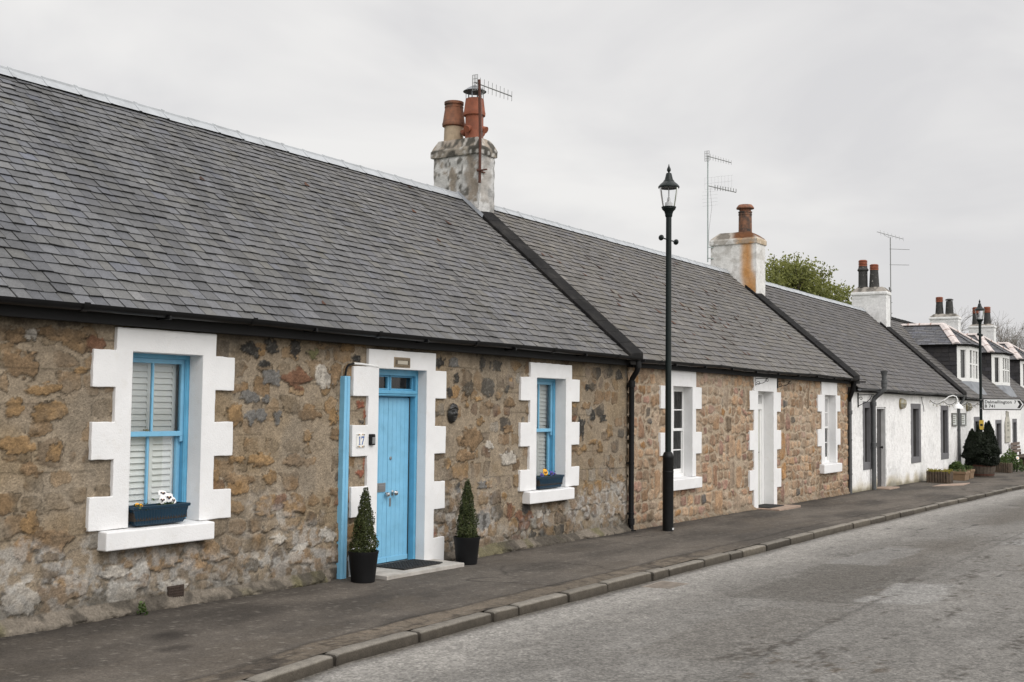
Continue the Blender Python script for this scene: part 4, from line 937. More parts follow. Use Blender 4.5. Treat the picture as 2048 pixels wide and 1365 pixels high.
def grey_window(parent, a, c, z0, z1, m0, m1, s0, s1):
    b = MB(); b.prism_y([(c, z0), (c, s0), (m1, s0), (m1, s1), (m0, s1), (m0, s0), (c, s0-.0001), (c, z0), (a, z0), (a, z1), (c, z1)][0:0] or [(m0, s0), (m1, s0), (m1, s1), (m0, s1)], -.030, -.004)
    b = MB()
    b.box(m0, a, -.030, .06, s0, s1); b.box(c, m1, -.030, .06, s0, s1); b.box(a, c, -.029, .06, z1, s1); b.box(a, c, -.029, .30, s0, z0)
    b.build('window_margin', M['oldgrey'], parent, bevel=.006)
    b = MB(); b.box(c-.004, c+.03, .061, .32, z0, z1); b.box(a-.03, a+.004, .061, .32, z0, z1); b.box(a+.004, c-.004, .061, .32, z1-.004, z1+.03); b.build('window_reveal', M['dkreveal'], parent)
    w = sash_window(parent, a, c, z0+.012, z1-.006, 'white_wood', .20, (0, 0), mr=.5)
for q in wins: grey_window(W, *q)
b = MB(); b.box(29.62, 29.69, .0, .3, -.25, 1.87); b.box(30.45, 30.52, -.012, .3, -.25, 1.87); b.box(29.69, 30.45, .0, .3, 1.84, 1.93); b.build('door_surround', M['ltgrey'], W)
b = MB(); b.box(29.69, 30.449, .10, .15, -.19, 1.839)
for k in range(5): b.box(29.70+k*.149, 29.70+k*.149+.143, .09, .1005, -.18, 1.83)
d = b.build('door', M['door_dark'], W, bevel=.003)
b = MB(); b.lathe([(.02, 0), (.012, .02), (.035, .04), (.035, .06), (.01, .07)], (30.36, .09, .85), 12, 'y'); b.build('door_knob', M['iron'], d, smooth=True)
# big soil pipe that cranks out round the gutter
x = 29.05
downpipe(W, [(x, -.10, -.16), (x, -.10, 1.0), (x, -.10, 1.98)]+bend((x, -.10, 2.04), (x+.02, -.36, 2.36), 8)+[(x+.02, -.36, 2.42), (x+.02, -.36, 2.64), (x+.02, -.36, 2.70), (x+.02, -.36, 2.78)], [.058]*3+[.058]*9+[.058, .058, .07, .095], 'grey_pipe', brackets=[(x, -.10, .88)], collars=[(x, -.10, .95), (x, -.10, 1.96), (x+.02, -.36, 2.43), (x+.02, -.36, 2.50)], name='soil_pipe')
downpipe(W, [(39.30, -.19, 2.30), (39.30, -.19, 2.22)]+bend((39.30, -.19, 2.20), (39.20, -.07, 1.95))+[(39.20, -.07, 1.9), (39.20, -.07, -.25)], .045, 'grey_pipe', brackets=[(39.2, -.07, 1.2)])
def col3(X, Y, Z, n, cap, sh):
    s = X*1.+Y*1.3; b_ = fbm(s*4, Z*4, 521)
    c = mixc((.68, .68, .67), (.76, .755, .745), b_); c = mixc(c, (.5, .49, .47), sst(.6, .72, fbm(s*3, Z*4, 522))*.4)
    cr = np.exp(-((Z-5.62-.03*np.sin(s*4))/.012)**2); c = c*(1-.3*cr)[:, None]
    if sh > 0: c = mixc((.34, .31, .275), (.13, .12, .105), sst(.4, .6, fbm(X*8, Y*8, 523)))
    return c
def louvred(b, x, y, z0, z1, r, n=4):
    h = (z1-z0)/n
    for i in range(n): b.lathe([(r*.93, z0+i*h), (r, z0+i*h+.004), (r*.985, z0+i*h+h*.62), (r*.80, z0+i*h+h*.66), (r*.80, z0+i*h+h)], (x, y, 0), 18)
ch = stack(W, 39.35, 39.90, 2.26, 3.41, 4.5, 5.73, .085, .03, 6.0, col3, .05, .004, 31, shrink=.35, label='clean white stack with two black clay pots')
for yy, z1, ztop, rr, r0, r1 in ((3.10, 6.60, 6.96, .15, .165, .140), (2.72, 6.60, 6.79, .15, .165, .125)):
    b = MB(); b.mi = 0
    if yy > 3: b.lathe([(.185, 5.93), (.18, 6.03), (.155, 6.05), (.150, 6.56), (.185, 6.60), (.187, 6.63), (.16, 6.66), (.14, 6.74)], (39.62, yy, 0), 20)
    else: b.lathe([(.172, 5.93), (.17, 6.0), (.135, 6.60)], (39.62, yy, 0), 20)
    b.mi = 1; louvred(b, 39.62, yy, 6.74 if yy > 3 else 6.59, ztop, rr)
    b.build('chimney_pot', [M['soot_shade'], M['terra']], ch, smooth=True)

# ================================================================== DORMERED WHITE HOUSE
Dh = thing('dormer_house', 'white roughcast house with canted dormers and hipped slate dormer roofs', 'house', (52, 0, 0))
xs = cat_steps((39.52, 66, .06)); zs = np.arange(-.75, 2.28, .05)
w2 = [(42.05, 42.80, .35, 1.46, 41.85, 42.98, .2, 1.62), (46.02, 46.85, .35, 1.36, 45.84, 47.03, .2, 1.50), (49.62, 50.28, .25, 1.38, 49.46, 50.44, .1, 1.53), (54.0, 54.8, .3, 1.35, 53.8, 55.0, .15, 1.5), (58.0, 58.8, .3, 1.35, 57.8, 59.0, .15, 1.5)]
facade('wall', wall_white, xs, zs, [(a-.06, b_+.06, c-.05, d+.05) for a, b_, c, d, *_ in w2], M['rough_white'], Dh)
back_walls(Dh, 39.6, 66, 2.25, PLAIN['white'], right=True)
for q in w2: grey_window(Dh, *q)
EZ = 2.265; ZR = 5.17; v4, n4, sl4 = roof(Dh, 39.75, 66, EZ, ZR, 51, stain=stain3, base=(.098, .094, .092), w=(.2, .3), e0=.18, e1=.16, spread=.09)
ridge_cap(Dh, 40.0, 66, 5.15, 'skew', seg=.5)
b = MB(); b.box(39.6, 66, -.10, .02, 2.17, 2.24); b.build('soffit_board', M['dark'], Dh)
gutter(Dh, 39.75, 66, -.205, 2.255, 'grey_pipe', r=.055, sag=.012)
zr4 = lambda y: EZ+(ZR-EZ)*(y+.15)/(RY+.15)
def dormer(ax):
    w_ = 2.25; Ap, Bp, Cp, Dp = (ax, .62), (ax+.32, .26), (ax+w_-.32, .26), (ax+w_, .62)
    zb, zt = 2.86, 4.10
    yb = (zt-EZ)/((ZR-EZ)/(RY+.15))-.15
    b = MB()
    # timber front: three facets with posts, rails
    def facet(p, q, panes):
        d = Vector((q[0]-p[0], q[1]-p[1], 0)); L_ = d.length; d.normalize(); n = Vector((d.y, -d.x, 0))
        P3 = lambda s, z, t=0.: tuple(Vector((p[0], p[1], z))+d*s+n*t)
        def bx(s0, s1, z0, z1, t0, t1): b.add([P3(s0, z0, t1), P3(s1, z0, t1), P3(s1, z0, t0), P3(s0, z0, t0), P3(s0, z1, t1), P3(s1, z1, t1), P3(s1, z1, t0), P3(s0, z1, t0)], [(3,2,1,0),(4,5,6,7),(0,1,5,4),(1,2,6,5),(2,3,7,6),(3,0,4,7)])
        bx(0, L_, zb, zb+.12, -.06, .02); bx(0, L_, zt-.14, zt, -.06, .015)
        m_ = .07 if panes > 1 else .13; wd = (L_-m_*(panes+1))/panes; gl = []
        for i in range(panes+1): bx(i*(wd+m_), i*(wd+m_)+m_, zb+.12, zt-.14, -.06, .012)
        for i in range(panes):
            s0 = m_+i*(wd+m_); s1 = s0+wd
            if wd > .3: bx(s0, s1, (zb+zt)/2-.025, (zb+zt)/2+.025, -.05, -.005)
            bx(s0, s0+.03, zb+.12, zt-.14, -.05, -.002); bx(s1-.03, s1, zb+.12, zt-.14, -.05, -.002)
            gl.append([P3(s0, zb+.1, -.03), P3(s1, zb+.1, -.03), P3(s1, zt-.12, -.03), P3(s0, zt-.12, -.03)])
            gl.append([P3(s0+wd*.18, zb+.1, -.12), P3(s1-wd*.1, zb+.1, -.13), P3(s1-wd*.12, zt-.12, -.10), P3(s0+wd*.04, zt-.12, -.13)])
        return gl
    G_ = facet(Ap, Bp, 1)+facet(Bp, Cp, 3)+facet(Cp, Dp, 1)
    f = b.build('dormer', M['white_wood'], Dh, bevel=.006)
    b = MB()
    for q in G_[0::2]: b.add(q, [(0, 1, 2, 3)])
    b.build('dormer_pane', M['glass'], f)
    b = MB()
    for q in G_[1::2]: b.add(q, [(0, 1, 2, 3)])
    b.build('dormer_curtain', M['curtain'], f)
    b = MB(); b.add([(Ap[0]+.1, .7, zb), (Dp[0]-.1, .7, zb), (Dp[0]-.1, .7, zt), (Ap[0]+.1, .7, zt)], [(0, 1, 2, 3)]); b.build('dormer_room', M['dark'], f)
    # slate-hung cheeks
    for xx, dirn in ((ax, -1), (ax+w_, 1)):
        def ru(t, z0=2.9):
            z = zb+t; y_r = max(.62, (z-EZ)/((ZR-EZ)/(RY+.15))-.15+.0); return (.60, yb)
        slates('dormer_cheek', (xx, 0, zb-.02), (0, 1, 0), (0, 0, 1), (dirn, 0, 0), zt-zb, ru, f, int(ax*3)+dirn, e0=.15, e1=.15, w=(.2, .3), base=(.042, .040, .042), spread=.12)
        b = MB(); b.add([(xx-dirn*.01, .6, zb-.1), (xx-dirn*.01, yb+.1, zb-.1), (xx-dirn*.01, yb+.1, zt+.02), (xx-dirn*.01, .6, zt+.02)], [(0, 1, 2, 3)]); b.build('cheek_board', M['skew'], f)
    # lead skirt
    b = MB()
    sk = lambda p, dy: (p[0], p[1]+dy, zr4(p[1]+dy)+.02)
    up = [(Ap[0]-.03, Ap[1], zb), (Bp[0]-.02, Bp[1]-.03, zb), (Cp[0]+.02, Cp[1]-.03, zb), (Dp[0]+.03, Dp[1], zb)]
    dn = [sk((Ap[0]-.02, Ap[1]), -.16), sk((Bp[0]-.05, Bp[1]), -.30), sk((Cp[0]+.05, Cp[1]), -.30), sk((Dp[0]+.02, Dp[1]), -.16)]
    b.add(up+dn, [(0, 4, 5, 1), (1, 5, 6, 2), (2, 6, 7, 3)]); b.build('lead_apron', M['lead'], f)
    b = MB(); b.prism_y([(0, 0)]*0 or [(ax-.12, zt), (ax+w_+.12, zt), (ax+w_+.12, zt+.05), (ax-.12, zt+.05)], .60, yb+.1); 
    b.add([(ax-.12, .60, zt), (ax+.26, .14, zt), (ax+w_-.26, .14, zt), (ax+w_+.12, .60, zt), (ax-.12, .60, zt+.05), (ax+.26, .14, zt+.05), (ax+w_-.26, .14, zt+.05), (ax+w_+.12, .60, zt+.05)], [(0, 1, 5, 4), (1, 2, 6, 5), (2, 3, 7, 6), (3, 2, 1, 0), (4, 5, 6, 7)])
    b.build('dormer_eaves', M['skew'], f)
    # hipped roof
    ze_, zd = zt+.05, 4.93; xr = ax+w_/2; Rf = (xr, 1.30, zd); Rb = (xr, 2.9, zd)
    e = [(ax-.14, 2.0, ze_), (ax-.14, .58, ze_), (ax+.25, .11, ze_), (ax+w_-.25, .11, ze_), (ax+w_+.14, .58, ze_), (ax+w_+.14, 2.0, ze_)]
    b = MB(); b.add([e[0], e[1], Rf, Rb], [(0, 1, 2, 3)]); b.add([e[1], e[2], Rf], [(0, 1, 2)]); b.add([e[2], e[3], Rf], [(0, 1, 2)]); b.add([e[3], e[4], Rf], [(0, 1, 2)]); b.add([e[4], e[5], Rb, Rf], [(0, 1, 2, 3)])
    b.build('dormer_boards', M['skew'], f)
    def face(pA, pB, tA, tB, name='dormer_slates'):
        """slates over the quad pA-pB (eave) / tA-tB (top)"""
        pA, pB, tA, tB = map(np.array, (pA, pB, tA, tB)); u = (pB-pA); L_ = np.linalg.norm(u); u = u/L_
        w0 = tA-pA; v = w0-u*np.dot(w0, u); vl = np.linalg.norm(v); v = v/vl; n = np.cross(u, v)
        a1 = np.dot(tA-pA, u); b1 = np.dot(tB-pA, u)
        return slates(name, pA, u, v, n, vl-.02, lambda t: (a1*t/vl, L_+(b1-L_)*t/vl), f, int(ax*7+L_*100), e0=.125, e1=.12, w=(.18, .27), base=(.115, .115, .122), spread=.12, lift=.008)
    face(e[0], e[1], Rb, Rf); face(e[1], e[2], Rf, Rf); face(e[2], e[3], Rf, Rf); face(e[3], e[4], Rf, Rf); face(e[4], e[5], Rf, Rb)
    b = MB()
    def ridge_run(p, q, seg, w=.125):
        p = Vector(p); q = Vector(q); d = q-p; k = max(1, round(d.length/seg)); dd = d.normalized(); a = dd.cross(Vector((0, 0, 1))).normalized(); c = a.cross(dd).normalized()
        if c.z < 0: c = -c
        for i in range(k):
            s, t = p+d*(i/k), p+d*((i+1)/k)-dd*.012
            b.mi = 0
            vs = []
            for pt in (s, t):
                for x_, h_ in ((-w, -.03), (-w, .0), (-.04, .055), (.04, .055), (w, 0), (w, -.03)): vs.append(pt+a*x_+c*(h_+.02))
            b.add(vs, [(0, 1, 7, 6), (1, 2, 8, 7), (2, 3, 9, 8), (3, 4, 10, 9), (4, 5, 11, 10), (0, 5, 4, 3, 2, 1), (6, 7, 8, 9, 10, 11)])
            if i: 
                b.mi = 1; vs = []
                for pt in (s-dd*.02, s+dd*.012):
                    for x_, h_ in ((-w-.01, -.03), (-w-.01, .006), (-.04, .064), (.04, .064), (w+.01, .006), (w+.01, -.03)): vs.append(pt+a*x_+c*(h_+.02))
                b.add(vs, [(0, 1, 7, 6), (1, 2, 8, 7), (2, 3, 9, 8), (3, 4, 10, 9), (4, 5, 11, 10)])
    ridge_run(Rb, Rf, .42); ridge_run(Rf, e[1], .5, .14); ridge_run(Rf, e[3], .5, .14); 
    b.build('dormer_ridge', [M['hipwhite'], M['mortar_red']], f)
    return f
for ax in (42.3, 48.72, 55.5): dormer(ax)
for xc, y0, y1, z1, zh, lab, pots in ((51.2, 2.35, 3.51, 5.73, 5.97, 'white stack behind the nearest dormer', ((3.16, 6.49, 6.71, 1), (2.75, 6.52, 6.62, 0))), (58.0, 2.12, 3.24, 5.79, 5.97, 'white stack behind the second dormer', ((2.97, 6.50, 6.80, 1), (2.45, 6.52, 6.80, 1)))):
    ch = stack(Dh, xc, xc+.55, y0, y1, 4.4, z1, .085, .03, zh, col3, .06, .004, int(xc), shrink=.35, label=lab)
    for yy, za, zb, k in pots:
        b = MB(); b.mi = 0; b.lathe([(.175, zh-.05), (.17, zh+.02), (.135, za)], (xc+.27, yy, 0), 18); b.mi = 1
        if k: louvred(b, xc+.27, yy, za, zb, .155)
        else: b.mi = 0; b.lathe([(.06, za), (.06, za+.03), (.16, za+.03), (.165, za+.07), (.1, za+.1)], (xc+.27, yy, 0), 18)
        b.build('chimney_pot', [M['soot_shade'], M['terra']], ch, smooth=True)
# ================================================================== THINGS ON AND BY THE FIRST COTTAGE
def text_mesh(s, size, sx=1., shear=0.):
    cu = bpy.data.curves.new('t', 'FONT'); cu.body = s; cu.size = size; cu.offset = .0035; cu.space_character = 1.10; cu.resolution_u = 3
    ob = bpy.data.objects.new('t', cu); COL.objects.link(ob)
    dg = bpy.context.evaluated_depsgraph_get(); me = bpy.data.meshes.new_from_object(ob.evaluated_get(dg))
    vs = [(v.co.x*sx, v.co.y) for v in me.vertices]; fs = [tuple(p.vertices) for p in me.polygons]
    bpy.data.objects.remove(ob); bpy.data.curves.remove(cu); bpy.data.meshes.remove(me); return vs, fs
def pansy(b, c, r, nrm, ci, ck):
    n = Vector(nrm).normalized(); a = n.cross(Vector((0, 0, 1))).normalized(); u = a.cross(n).normalized(); c = Vector(c)
    for k, (ang, rr, ds) in enumerate(((125, .62, .45), (55, .62, .45), (180, .56, .42), (0, .56, .42), (270, .72, .40))):
        t = R(ang+random.uniform(-6, 6)); p = c+(a*math.cos(t)+u*math.sin(t))*r*ds+n*(.002*k)
        b.mi = ci; vs = [p+(a*math.cos(q)+u*math.sin(q))*r*rr*(1+.08*math.sin(3*q+k))+n*(.004*math.sin(2*q)) for q in np.linspace(0, 2*math.pi, 11)[:-1]]
        b.add([p+n*.004]+vs, [(0, i+1, (i+1) % 10+1) for i in range(10)])
        if k >= 2:
            b.mi = ck; vs = [p-(a*math.cos(t)+u*math.sin(t))*r*.10+(a*math.cos(q)+u*math.sin(q))*r*.26+n*.0075 for q in np.linspace(0, 2*math.pi, 8)[:-1]]
            b.add(vs, [tuple(range(7))])
    b.mi = 3; b.add([c+(a*math.cos(q)+u*math.sin(q))*r*.10+n*.016 for q in np.linspace(0, 2*math.pi, 7)[:-1]], [tuple(range(6))])
def trough(x0, x1, z, label, flowers, yc=-.005):
    t = thing('window_box', label, 'window box', ((x0+x1)/2, yc, z), 'ribbed window boxes on the cottage sills')
    L_ = x1-x0; h = .165; yw = .085; xc = (x0+x1)/2
    b = MB(); nr = int(L_/.032)
    def ring(hx, hy, zz, rib):
        out = []; k = nr
        for i in range(k*2): 
            s = -hx+2*hx*i/(k*2-1); out.append((xc+s, yc-hy-(rib if i % 2 else 0), zz))
        for i in range(8): out.append((xc+hx+(rib if i % 2 else 0), yc-hy+2*hy*(i+.5)/8, zz))
        for i in range(k*2): out.append((xc+hx-2*hx*i/(k*2-1), yc+hy, zz))
        for i in range(8): out.append((xc-hx-(rib if i % 2 else 0), yc+hy-2*hy*(i+.5)/8, zz))
        return out
    rings = [ring(L_/2-.055, yw-.030, z, 0), ring(L_/2-.055, yw-.030, z+.006, 0), ring(L_/2-.050, yw-.026, z+.012, .004), ring(L_/2-.020, yw-.010, z+h-.035, .004), ring(L_/2-.016, yw-.008, z+h-.028, 0), ring(L_/2-.002, yw, z+h-.026, 0), ring(L_/2, yw+.002, z+h-.004, 0), ring(L_/2-.003, yw-.001, z+h, 0), ring(L_/2-.018, yw-.014, z+h-.002, 0), ring(L_/2-.024, yw-.018, z+h-.05, 0)]
    k = len(rings[0])
    for r_ in rings: b.v += r_
    for i in range(len(rings)-1):
        for j in range(k): b.f.append((i*k+j, i*k+(j+1) % k, (i+1)*k+(j+1) % k, (i+1)*k+j)); b.m.append(0)
    b.f.append(tuple(range(k))); b.m.append(0)
    b.build('trough', M['trough'], t)
    b = MB(); b.box(x0+.022, x1-.022, yc-yw+.018, yc+yw-.018, z+.04, z+h-.035); b.build('soil', M['soil'], t)
    P = []
    for fx, fy, fz, r, ci, ck, nr_ in flowers:
        for _ in range(16): P.append((fx+random.gauss(0, .035), fy+random.gauss(0, .03), z+h-.03+abs(random.gauss(0, .028))))
    for _ in range(60): P.append((random.uniform(x0+.04, x1-.04), yc+random.uniform(-.05, .05), z+h-.035+random.uniform(0, .025)))
    leafs('pansy_leaves', np.array(P), rng.uniform(.02, .042, len(P)), M['herb_leaf'], t)
    for fx, fy, fz, r, ci, ck, nr_ in flowers:
        b = MB(); pansy(b, (fx, fy, z+h+fz), r*.76, nr_, ci, ck); b.build('pansy', [M['petal_w'], M['petal_k'], M['petal_y'], M['petal_y'], M['petal_b']], t)
trough(6.475, 7.095, .752, 'teal ribbed window box with white pansies on the sill left of the blue door', [(6.84, -.02, .035, .044, 0, 1, (-.55, -.8, .25)), (6.90, -.03, .055, .050, 0, 1, (-.45, -.85, .2)), (6.865, .01, .085, .052, 0, 1, (-.3, -.7, .7)), (6.955, -.02, .025, .04, 0, 1, (-.1, -.9, .3)), (6.55, -.045, .010, .026, 2, 1, (-.4, -.85, .3)), (6.585, -.05, .004, .022, 2, 1, (-.2, -.9, .3))])
trough(13.055, 13.70, .710, 'teal ribbed window box with orange pansies on the sill right of the blue door', [(13.29, -.03, .045, .05, 2, 1, (-.5, -.8, .25)), (13.33, .0, .060, .045, 2, 1, (-.4, -.8, .4)), (13.47, -.02, .025, .045, 4, 1, (-.4, -.85, .3)), (13.20, -.03, .012, .035, 4, 1, (-.5, -.8, .3)), (13.55, -.02, .015, .03, 4, 1, (-.4, -.85, .3))])
def topiary(x, y, label, tilt, h, scale=1.):
    z = float(gz(x, y)); t = thing('potted_topiary', label, 'topiary', (x, y, z), 'clipped box cones in black pots by the blue door')
    b = MB(); b.lathe([(.118, 0), (.122, .004), (.150, .275), (.158, .30), (.158, .312), (.146, .312), (.138, .25)], (x, y, z), 30, cap=False); b.lathe([(.001, .002), (.118, .002)], (x, y, z), 30, cap=False)
    b.build('pot', M['pot'], t, smooth=True)
    b = MB(); b.lathe([(.001, .262), (.142, .258)], (x, y, z), 24, cap=False); b.build('soil', M['soil'], t)
    n = 9500
    s = rng.random(n)**.8; zz = .27+(h-.27)*(1-np.sqrt(1-s*.999)); f = (zz-.27)/(h-.27)
    rad = .118*(1-f)**.85+.016; rad = rad*np.where(f < .10, .80+2.0*f, 1)
    a = rng.random(n)*2*math.pi
    bump = .74+.52*vn(a*2.2+x*9, zz*13, 71)
    rr = rad*bump*np.where(rng.random(n) < .7, rng.uniform(.84, 1.10, n), rng.uniform(.2, .9, n))+np.where(rng.random(n) < .03, rng.uniform(0, .022, n), 0)
    P = np.stack([x+rr*np.cos(a)+tilt*(zz-.27), y+rr*np.sin(a), z+zz], 1)
    N_ = np.stack([np.cos(a), np.sin(a), np.full(n, .55)], 1)
    cv = np.clip(.15+.55*(rr/rad-.6)+.35*(rng.random(n)-.4)+.25*vn(a*4, zz*18, 72)-.1, 0, 1)
    leafs('foliage', P, rng.uniform(.012, .022, n), M['box_leaf'], t, N_, cv, asp=.7)
    b = MB(); b.tube([(x, y, z+.25), (x+tilt*(h-.35), y, z+h-.1)], [.012, .004], 6); b.build('stem', M['bark'], t)
topiary(9.18, -.335, 'clipped box cone in a black pot left of the blue door', .03, .98)
topiary(11.02, -.34, 'clipped box cone in a black pot right of the blue door', .0, .99)
b = MB(); zt = .0
b.add([(9.42, -.455, gz(9.42)-.03), (10.80, -.465, gz(10.8)-.03), (10.80, .11, gz(10.8)-.03), (9.42, .11, gz(9.42)-.03), (9.42, -.455, .030), (10.80, -.465, .022), (10.80, .11, .034), (9.42, .11, .034)], [(3,2,1,0),(4,5,6,7),(0,1,5,4),(1,2,6,5),(2,3,7,6),(3,0,4,7)])
o = b.build('door_step', M['concrete'], None, bevel=.006); tag(o, 'pale concrete step in front of the blue door', 'door step', 'flat steps at the doors')
b = MB(); X0, X1, Y0, Y1, Z = 9.86, 10.56, -.335, .075, .0365
b.box(X0, X1, Y0, Y1, Z, Z+.004)
for i in range(15):
    xx = X0+.01+(X1-X0-.02)*i/14; b.box(xx-.006, xx+.006, Y0, Y1, Z+.004, Z+.012)
for i in range(10):
    yy = Y0+.006+(Y1-Y0-.012)*i/9; b.box(X0, X1, yy-.005, yy+.005, Z+.0041, Z+.0115)
o = b.build('doormat', M['rubber']); tag(o, 'black ribbed rubber doormat on the step of the blue door', 'doormat')
# sky blue cable cover
t = thing('cable_cover', 'sky blue upright cable cover left of the blue door, cable at its top', 'cable cover', (9.2, -.02, 0))
b = MB(); b.add([(9.145, -.065, -.02), (9.235, -.065, -.02), (9.235, .012, -.02), (9.145, .012, -.02), (9.155, -.065, 2.095), (9.245, -.065, 2.095), (9.245, .012, 2.095), (9.155, .012, 2.095)], [(3,2,1,0),(4,5,6,7),(0,1,5,4),(1,2,6,5),(2,3,7,6),(3,0,4,7)])
b.add([(9.185, -.072, -.01), (9.200, -.072, -.01), (9.200, -.064, -.01), (9.185, -.064, -.01), (9.195, -.072, 2.09), (9.21, -.072, 2.09), (9.21, -.064, 2.09), (9.195, -.064, 2.09)], [(3,2,1,0),(4,5,6,7),(0,1,5,4),(1,2,6,5),(2,3,7,6),(3,0,4,7)])
b.build('channel', M['blue'], t, bevel=.006)
b = MB(); b.tube([(9.20, -.03, 2.06), (9.20, -.035, 2.13), (9.215, -.035, 2.18), (9.25, -.03, 2.215), (9.33, -.03, 2.232)], .011, 8); b.build('cable', M['black'], t, smooth=True)
b = MB(); b.tube([(9.33, -.036, 2.232), (9.45, -.036, 2.232), (9.60, -.036, 2.222), (9.72, -.036, 2.212), (9.77, -.02, 2.205)], .012, 8); b.build('white_cable', M['upvc'], t, smooth=True)
# number tile
t = thing('number_tile', 'glazed white house number tile reading 17 beside the blue door', 'number tile', (9.45, -.03, 1.415))
b = MB(); b.box(9.385, 9.518, -.048, -.0375, 1.343, 1.492); b.build('tile', M['tile'], t, bevel=.003)
b = MB(); y = -.0495
def gl(poly): b.add([(9.385+px*.133, y, 1.343+pz*.149) for px, pz in poly], [tuple(range(len(poly)))])
gl([(.22, .20), (.44, .20), (.44, .235), (.375, .25), (.375, .80), (.335, .80), (.20, .70), (.215, .675), (.29, .71), (.29, .25), (.22, .235)])
gl([(.52, .60), (.55, .60), (.58, .70), (.80, .70), (.585, .20), (.68, .20), (.90, .74), (.90, .80), (.53, .80)])
b.build('numeral', M['ink_blue'], t)
b = MB()
for cx_, cz in ((.13, .09), (.30, .07), (.70, .07), (.87, .09), (.13, .91), (.30, .93), (.70, .93), (.87, .91)):
    b.mi = 0 if cx_ in (.30, .70) else 1; b.lathe([(.001, .0018), (.0085, .0016), (.0085, 0)], (9.385+cx_*.133, -.048, 1.343+cz*.149), 8, 'y', cap=False)
b.build('scroll', [M['ink_ochre'], M['ink']], t)
t = thing('key_safe', 'small black key safe with grey face beside the number tile', 'key safe', (9.63, -.03, 1.42))
b = MB(); b.box(9.588, 9.665, -.075, -.0235, 1.365, 1.485); b.build('case', M['iron'], t, bevel=.012, seg=3)
b = MB(); b.box(9.603, 9.650, -.082, -.0752, 1.38, 1.452); b.build('face_plate', M['steel'], t, bevel=.006)
b = MB(); b.lathe([(.013, 0), (.013, .010), (.004, .011)], (9.627, -.075, 1.468), 12, 'y'); b.build('cap', M['rubber'], t)
# carved plaque on the lintel
t = thing('carved_plaque', 'small brown carved plaque on the white lintel over the blue door', 'plaque', (10.145, -.03, 2.27))
b = MB(); b.box(10.0, 10.29, -.045, -.0235, 2.215, 2.330); b.build('frame', M['plaque'], t, bevel=.006)
b = MB(); b.box(10.018, 10.272, -.0475, -.0452, 2.228, 2.317); b.build('recess', M['plaque_dk'], t)
b = MB(); b.box(10.055, 10.235, -.0505, -.0476, 2.252, 2.293); b.build('panel', M['plaque_lt'], t, bevel=.003)
b = MB()
for zz in (2.240, 2.305):
    for i in range(12): b.box(10.030+i*.0195, 10.030+i*.0195+.012, -.051, -.0476, zz-.007+random.uniform(-.002, .002), zz+.007)
b.build('carving', M['plaque'], t)
# bronze face mask
xx, zz = np.meshgrid(np.linspace(-1.08, 1.08, 46), np.linspace(-1.08, 1.08, 60))
ov = 1-(xx/1.0)**2-(zz/1.0)**2
hgt = .060*np.sqrt(np.clip(ov, 0, 1))
gs = lambda cx_, cz, sx, sz: np.exp(-((xx-cx_)/sx)**2-((zz-cz)/sz)**2)
hgt += .022*gs(0, -.05, .14, .20)+.010*gs(0, .12, .10, .22)-.018*gs(-.34, .14, .17, .09)-.018*gs(.34, .14, .17, .09)+.010*gs(-.34, .14, .10, .045)+.010*gs(.34, .14, .10, .045)+.012*gs(-.34, .28, .22, .06)+.012*gs(.34, .28, .22, .06)
hgt += .012*gs(0, -.38, .26, .06)-.010*gs(0, -.44, .24, .03)+.012*gs(0, -.52, .2, .06)+.014*gs(0, -.78, .22, .12)+.008*gs(-.5, -.12, .2, .2)+.008*gs(.5, -.12, .2, .2)
hair = sst(.42, .55, zz+.25*np.abs(xx)**2+.0); hgt += hair*(.010+.014*vn(xx*7, zz*8, 81)); sd = sst(.78, .9, np.abs(xx)+.15*zz); hgt += sd*.012*vn(xx*8, zz*9, 82)
edge = ov < -.02
cx_, cz_ = 11.15, 1.71
V = np.stack([cx_+xx*.098, -.004-hgt, cz_+zz*.122], -1).reshape(-1, 3)
i = np.arange(59)[:, None]*46+np.arange(45)[None]; F = np.stack([i, i+1, i+47, i+46], -1).reshape(-1, 4)
keep = (ov.ravel()[F] > -.03).all(1)
o = np_mesh('face_mask', V, F[keep], M['bronze'], None, None, True); tag(o, 'black cast face mask on the stone wall right of the blue door', 'wall mask')
# air brick, weed, drain lid
b = MB()
for i in range(8): b.box(6.93+i*.022, 6.938+i*.022, -.037, -.031, .06, .19)
for i in range(6): b.box(6.925, 7.095, -.038, -.032, .06+i*.024, .067+i*.024)
b.mi = 0; b.box(6.92, 7.10, -.030, -.0, .055, .195)
o = b.build('air_grille', mat('rusted mesh', (.045, .03, .022), .9, .3, 20)); tag(o, 'rusty wire air grille low in the wall under the left window', 'air grille')
def herb(name, x, y, z, r, h, n, label, cat, m='herb_leaf', parent=None, sz=(.02, .05)):
    a = rng.random(n)*6.283; q = np.sqrt(rng.random(n)); zz = rng.random(n)**.7
    P = np.stack([x+r*q*np.cos(a)*(1-.3*zz), y+r*q*np.sin(a)*(1-.3*zz), z+h*zz*(1-.5*q)], 1)
    o = leafs(name, P, rng.uniform(*sz, n), M[m], parent, colv=np.clip(zz*.7+rng.random(n)*.4, 0, 1))
    if parent is None: tag(o, label, cat)
    return o
herb('weed', 6.53, -.16, float(gz(6.5)), .05, .13, 60, 'small green weed growing at the foot of the stone wall', 'weed')
b = MB(); b.box(11.45, 11.98, -2.72, -2.36, gz(11.7, -2.3)-.13, float(gz(11.7, -2.3))-.085)
for k in range(6): b.box(11.49+k*.08, 11.53+k*.08, -2.69, -2.40, gz(11.7, -2.3)-.12, float(gz(11.7, -2.3))-.079)
o = b.build('gully_cover', mat('gully stone', (.21, .18, .15), .9, .2, 9, .3, 60)); tag(o, 'pinkish gully cover in the road against the kerb', 'drain cover')

